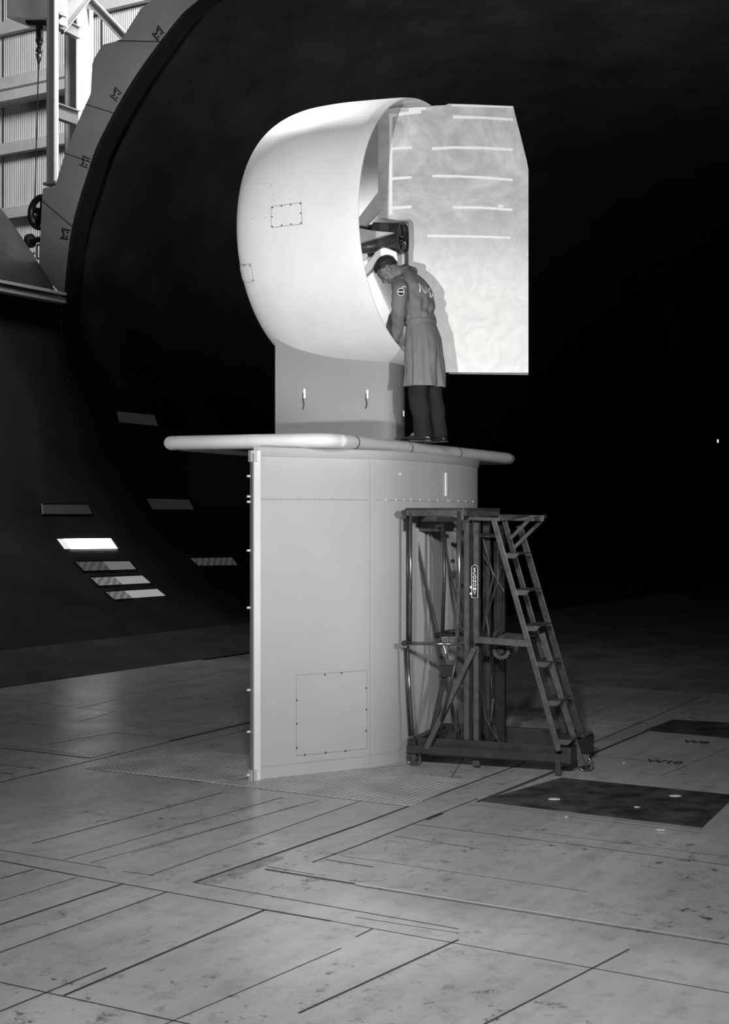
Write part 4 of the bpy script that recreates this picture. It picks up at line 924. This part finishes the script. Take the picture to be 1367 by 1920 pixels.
# coat: torso and skirt as one lofted cloth with folds
def ringpts(c, xa, ya, rx, ry, n, fn=None, e=2.3):
    out = []
    for k in range(n):
        t = 2*PI*k/n; ct_, st_ = math.cos(t), math.sin(t); s_ = (abs(ct_)**e+abs(st_)**e)**(-1/e); d = fn(t) if fn else 0
        out.append(c+xa*(ct_*s_*(rx+d))+ya*(st_*s_*(ry+d)))
    return out
secs = [  # z, a, b, half depth, half width, tilt
    (.50,.050,.0,.155,.215,0),(.60,.055,.0,.150,.208,0),(.72,.062,0,.148,.200,0),(.84,.070,0,.146,.194,0),(.95,.078,0,.138,.186,.03),(1.04,.092,0,.122,.170,.06),(1.09,.104,0,.112,.160,.12),(1.15,.120,0,.122,.168,.18),
    (1.24,.142,0,.134,.184,.24),(1.33,.168,0,.138,.196,.3),(1.40,.192,0,.128,.196,.38),(1.455,.215,0,.110,.178,.45),(1.50,.240,0,.088,.130,.55),(1.53,.262,0,.072,.088,.65),(1.555,.285,0,.064,.070,.8),(1.575,.298,0,.066,.068,.85)]
def interp(secs, z):
    for a, b in zip(secs, secs[1:]):
        if a[0] <= z <= b[0]: t = (z-a[0])/(b[0]-a[0]); t = t*t*(3-2*t) if False else t; return [a[i]+(b[i]-a[i])*t for i in range(len(a))]
    return secs[-1]
NC = 96; rings = []; zz = []
z = .50
while z < 1.575: zz.append(z); z += .0135
zz.append(1.575)
for z in zz:
    _, a, b, rd, rw_, tl = interp(secs, z)
    xa = (f_*math.cos(tl)-up*math.sin(tl)); 
    def fn(t, z=z):
        w_ = 0; sk_ = max(0, (1.06-z)/.56)
        w_ += .012*sk_*math.sin(7*t+1.3+.8*math.sin(z*5))+.006*sk_*math.sin(15*t+2*z)+.004*sk_*math.sin(23*t+1)
        if z > 1.06: w_ += .009*math.sin(z*62+2.2*math.sin(t*2+1))*math.exp(-((z-1.15)/.08)**2)+.007*math.sin(7*t+z*24)*math.exp(-((z-1.27)/.12)**2)+.006*math.sin(13*t-z*30)*math.exp(-((z-1.2)/.1)**2)
        # vent slit running up from the hem at the back
        dt = (t-(PI-.10)+PI) % (2*PI)-PI; w_ -= .055*math.exp(-(dt/.07)**2)*min(1, max(0, (.80-z)/.1))
        return w_+.008*noise.noise(Vector((math.cos(t)*2.5, math.sin(t)*2.5, z*8)))
    rings.append(ringpts(B(a, b, z), xa, l_, rd, rw_, NC, fn))
inr = [[p+(sum(r, Vector())/len(r)-p).normalized()*.012 for p in r] for r in (rings[0],)]
mb = MB(); mb.loft([inr[0]]+rings, False)
# sleeves
def sleeve(mb, pts, rs, n=28):
    P = [Vector(p) for p in pts]; S_ = spline([tuple(p) for p in P], 8); RR = spline([(r, 0, 0) for r in rs], 8); rg = []; x = None
    for i, p in enumerate(S_):
        t = (S_[min(i+1, len(S_)-1)]-S_[max(i-1,0)]).normalized(); x = (l_ if x is None else x); x = (x-t*x.dot(t)).normalized(); y = t.cross(x)
        rg.append([p+(x*math.cos(q)+y*math.sin(q))*(RR[i][0]+.0035*math.sin(i*1.15+2.4*math.cos(q*1+i*.15))*(1 if i > 8 else 0)+.009*noise.noise(Vector((math.cos(q)*1.6, math.sin(q)*1.6, i*.28)))*(1 if i > 6 else 0)) for q in [2*PI*k/n for k in range(n)]])
    last = rg[-1]; cc = sum(last, Vector())/n; rg.append([p+(cc-p)*.25 for p in last]); mb.loft(rg, False)
sleeve(mb, [B(.205,.07,1.45), B(.225,.15,1.425), (.318,12.66,4.08), (.302,12.64,3.93), (.30, 12.80, 3.79), (.27, 12.93, 3.685)], [.070,.078,.070,.064,.052,.045])
sleeve(mb, [B(.20,-.08,1.44), B(.225,-.16,1.41), (.40,13.12,4.06), (.27,13.07,3.90), (.255,13.10,3.80), (.255,13.12,3.72)], [.070,.078,.070,.062,.052,.045])
coat = mb.build('work_coat', MT['coat'], per, smooth=True)
# belt, collar
_, a, b, rd, rw_, tl = interp(secs, 1.085); mb = MB()
xa = (f_*math.cos(tl)-up*math.sin(tl)); mb.loft([ringpts(B(a,b,1.068), xa, l_, rd+.004, rw_+.004, 48), ringpts(B(a,b,1.070), xa, l_, rd+.012, rw_+.010, 48), ringpts(B(a,b,1.106), xa, l_, rd+.012, rw_+.010, 48), ringpts(B(a,b,1.108), xa, l_, rd+.004, rw_+.004, 48)], False); mb.build('coat_belt', MT['coat'], per, smooth=True)
tl = .85; xa = (f_*math.cos(tl)-up*math.sin(tl)); nz_ = l_.cross(xa)*-1; nz_ = nz_ if nz_.z > 0 else -nz_
mb = MB(); c = B(.258,0,1.535); mb.loft([ringpts(c-nz_*.02, xa, l_, .104, .118, 40), ringpts(c+nz_*.02, xa, l_, .090, .094, 40), ringpts(c+nz_*.062, xa, l_, .076, .076, 40), ringpts(c+nz_*.060, xa, l_, .063, .061, 40), ringpts(c+nz_*.02, xa, l_, .060, .060, 40)], False); mb.build('coat_collar', MT['coat'], per, smooth=True)
# shoulder patch and back lettering, laid on the cloth by shooting from outside
from mathutils.bvhtree import BVHTree
bvh = BVHTree.FromPolygons([tuple(v.co+world(coat)) for v in coat.data.vertices], [tuple(p.vertices) for p in coat.data.polygons])
def drape(o, dirv, off):
    me = o.data
    for v in me.vertices:
        p = Vector(v.co); h = bvh.ray_cast(p-dirv*.6, dirv, 1.2)
        if h[0] is not None: v.co = h[0]-dirv*off
    me.transform(Matrix.Translation(-world(per))); o.parent = per
def subdiv(me, n):
    bm = bmesh.new(); bm.from_mesh(me); bmesh.ops.triangulate(bm, faces=bm.faces)
    for _ in range(n): bmesh.ops.subdivide_edges(bm, edges=[e for e in bm.edges if e.calc_length() > .012], cuts=1, use_grid_fill=False); bmesh.ops.triangulate(bm, faces=bm.faces)
    bm.to_mesh(me); bm.free()
# lettering across the shoulder blades
bd = f_.copy()*1.0+up*-.15; bd.normalize(); rdir = -l_   # reading direction seen from behind: towards his right
yv = up; zv = -bd
c = B(-.3, -.012, 1.415); xr = (rdir*math.cos(.22)-up*math.sin(.22)); yr = rdir*math.sin(.22)+up*math.cos(.22); mw = Matrix.Translation(c) @ Matrix(((xr.x,yr.x,zv.x,0),(xr.y,yr.y,zv.y,0),(xr.z,yr.z,zv.z,0),(0,0,0,1)))
tx = text_mesh('back_lettering', 'NASA', .112, MT['print'], 0, None, mw @ Matrix.Diagonal((.85,1.15,1,1)), bold=.0008); subdiv(tx.data, 3); drape(tx, bd, .004)
def disc_mesh(name, m, c, r0, r1, dirv, seg=28, a0=0, a1=2*PI, ell_=1.0):
    x = dirv.cross(up).normalized(); y = x.cross(dirv).normalized(); V = []; Fc = []; nr = 4
    for i in range(nr+1):
        for k in range(seg+1): t = a0+(a1-a0)*k/seg; r = r0+(r1-r0)*i/nr; V.append(c+x*math.cos(t)*r*ell_+y*math.sin(t)*r)
    for i in range(nr):
        for k in range(seg): q = i*(seg+1)+k; Fc.append((q, q+1, q+seg+2, q+seg+1))
    me = bpy.data.meshes.new(name); me.from_pydata([tuple(v) for v in V], [], Fc); me.materials.append(m); o = bpy.data.objects.new(name, me); C.objects.link(o); return o
pd_ = Vector((.10, 1, .0)).normalized(); pc = onY(745.5, 534, 12.2)
o = disc_mesh('sleeve_patch', MT['trouser'], pc, 0, .036, pd_, ell_=.8); drape(o, pd_, .003)
o2 = disc_mesh('patch_ring', MT['print'], pc, .033, .039, pd_, ell_=.8); drape(o2, pd_, .0035)
mw = Matrix.Translation(pc+Vector((-.002,0,0))) @ Matrix.Rotation(PI/2, 4, 'X')
o3 = text_mesh('patch_lettering', 'NASA', .022, MT['print'], 0, None, mw, bold=.0012); drape(o3, pd_, .0045)
o4 = disc_mesh('patch_swoosh', MT['print'], pc+Vector((.004,0,.004)), .026, .030, pd_, seg=14, a0=.4, a1=2.3, ell_=.8); drape(o4, pd_, .0045)
mw = Matrix.Translation(onY(751, 523, 12.2)) @ Matrix.Rotation(math.radians(-12), 4, 'Y') @ Matrix.Rotation(PI/2, 4, 'X')
o5 = text_mesh('sleeve_tab_lettering', 'AMES', .020, MT['print'], 0, None, mw, bold=.0002); drape(o5, pd_, .003)
# trousers
mb = MB()
hipr = []
for sd in (1, -1):
    rg = []
    for k in range(30):
        t = k/29; z = .80-.755*t; a = .058+(.05+.02*sd-.058)*min(1, t*2)+(-.06 if t > .5 else 0)*(t-.5)*2; bb = sd*(.088+.014*t)
        r = .092-.022*t+.005*math.sin(t*22)*(1 if t > .6 else .3)
        def fn(q, z=z, t=t): return .004*math.sin(3*q+z*14)+.006*math.sin(z*45+q)*max(0, t-.65)
        rg.append(ringpts(B(a, bb, z), f_, l_, r*1.12, r*.98, 32, fn, 2.1))
    mb.loft(rg, True)
mb.build('trousers', MT['trouser'], per, smooth=True, auto=60)
for sd in (1, -1):
    mb = MB(); dxs = f_*math.cos(.15*sd)+l_*math.sin(.15*sd); ly_ = Vector((-dxs.y, dxs.x, 0)); c = B(-.01+.02*sd, .105*sd, 0); rg = []
    for (x, w_, h_) in [(-.085,.022,.030),(-.075,.034,.062),(-.03,.040,.080),(.02,.042,.085),(.07,.045,.066),(.12,.052,.050),(.17,.050,.042),(.205,.036,.034),(.22,.015,.02)]:
        q = [(math.cos(t), math.sin(t)) for t in [2*PI*k/20 for k in range(20)]]
        rg.append([c+dxs*x+ly_*(u_*w_)+up*max(.004, (h_/2+.004)+v_*h_/2) for u_, v_ in q])
    mb.loft(rg); s_o = mb.build('shoe', MT['shoe'], per, smooth=True, auto=60)
    mb = MB(); mb.prism([c+dxs*x+ly_*y for x, y in ((-.088,-.025),(-.04,-.04),(.03,-.04),(.12,-.054),(.19,-.045),(.222,-.012),(.222,.012),(.19,.045),(.12,.054),(.03,.04),(-.04,.04),(-.088,.025))], up*.014); mb.build('sole', MT['rubber'], s_o)
# ------------------------------------------------------------------ distant turning vanes, far downstream
ft = thing('turning_vane_frame', sm(60, 18, 5), 'distant dark framework of thin pale bars at the far right of the tunnel', 'framework')
for (x0, y0, x1, y1) in [(1226,738,1237,741),(1228,740,1232,772),(1250,745,1258,768),(1276,764,1306,773),(1294,768,1311,776),(1278,775,1295,778),(1330,768,1355,776),(1330,779,1360,787),(1336,790,1352,795)]:
    mb = MB(); mb.bar(onS(x0, y0, 60), onS(x1, y1, 60), .05, .05); mb.build('bar', MT['tube'], ft)
lm = MB(); lm.bar(onS(1346,824,59), onS(1346,830,59), .05, .05, up=(0,1,0)); tag(lm.build('distant_lamp', mat('lamp_glow', .5, emit=1.2)), 'tiny bright lamp far away at the right edge', 'lamp')
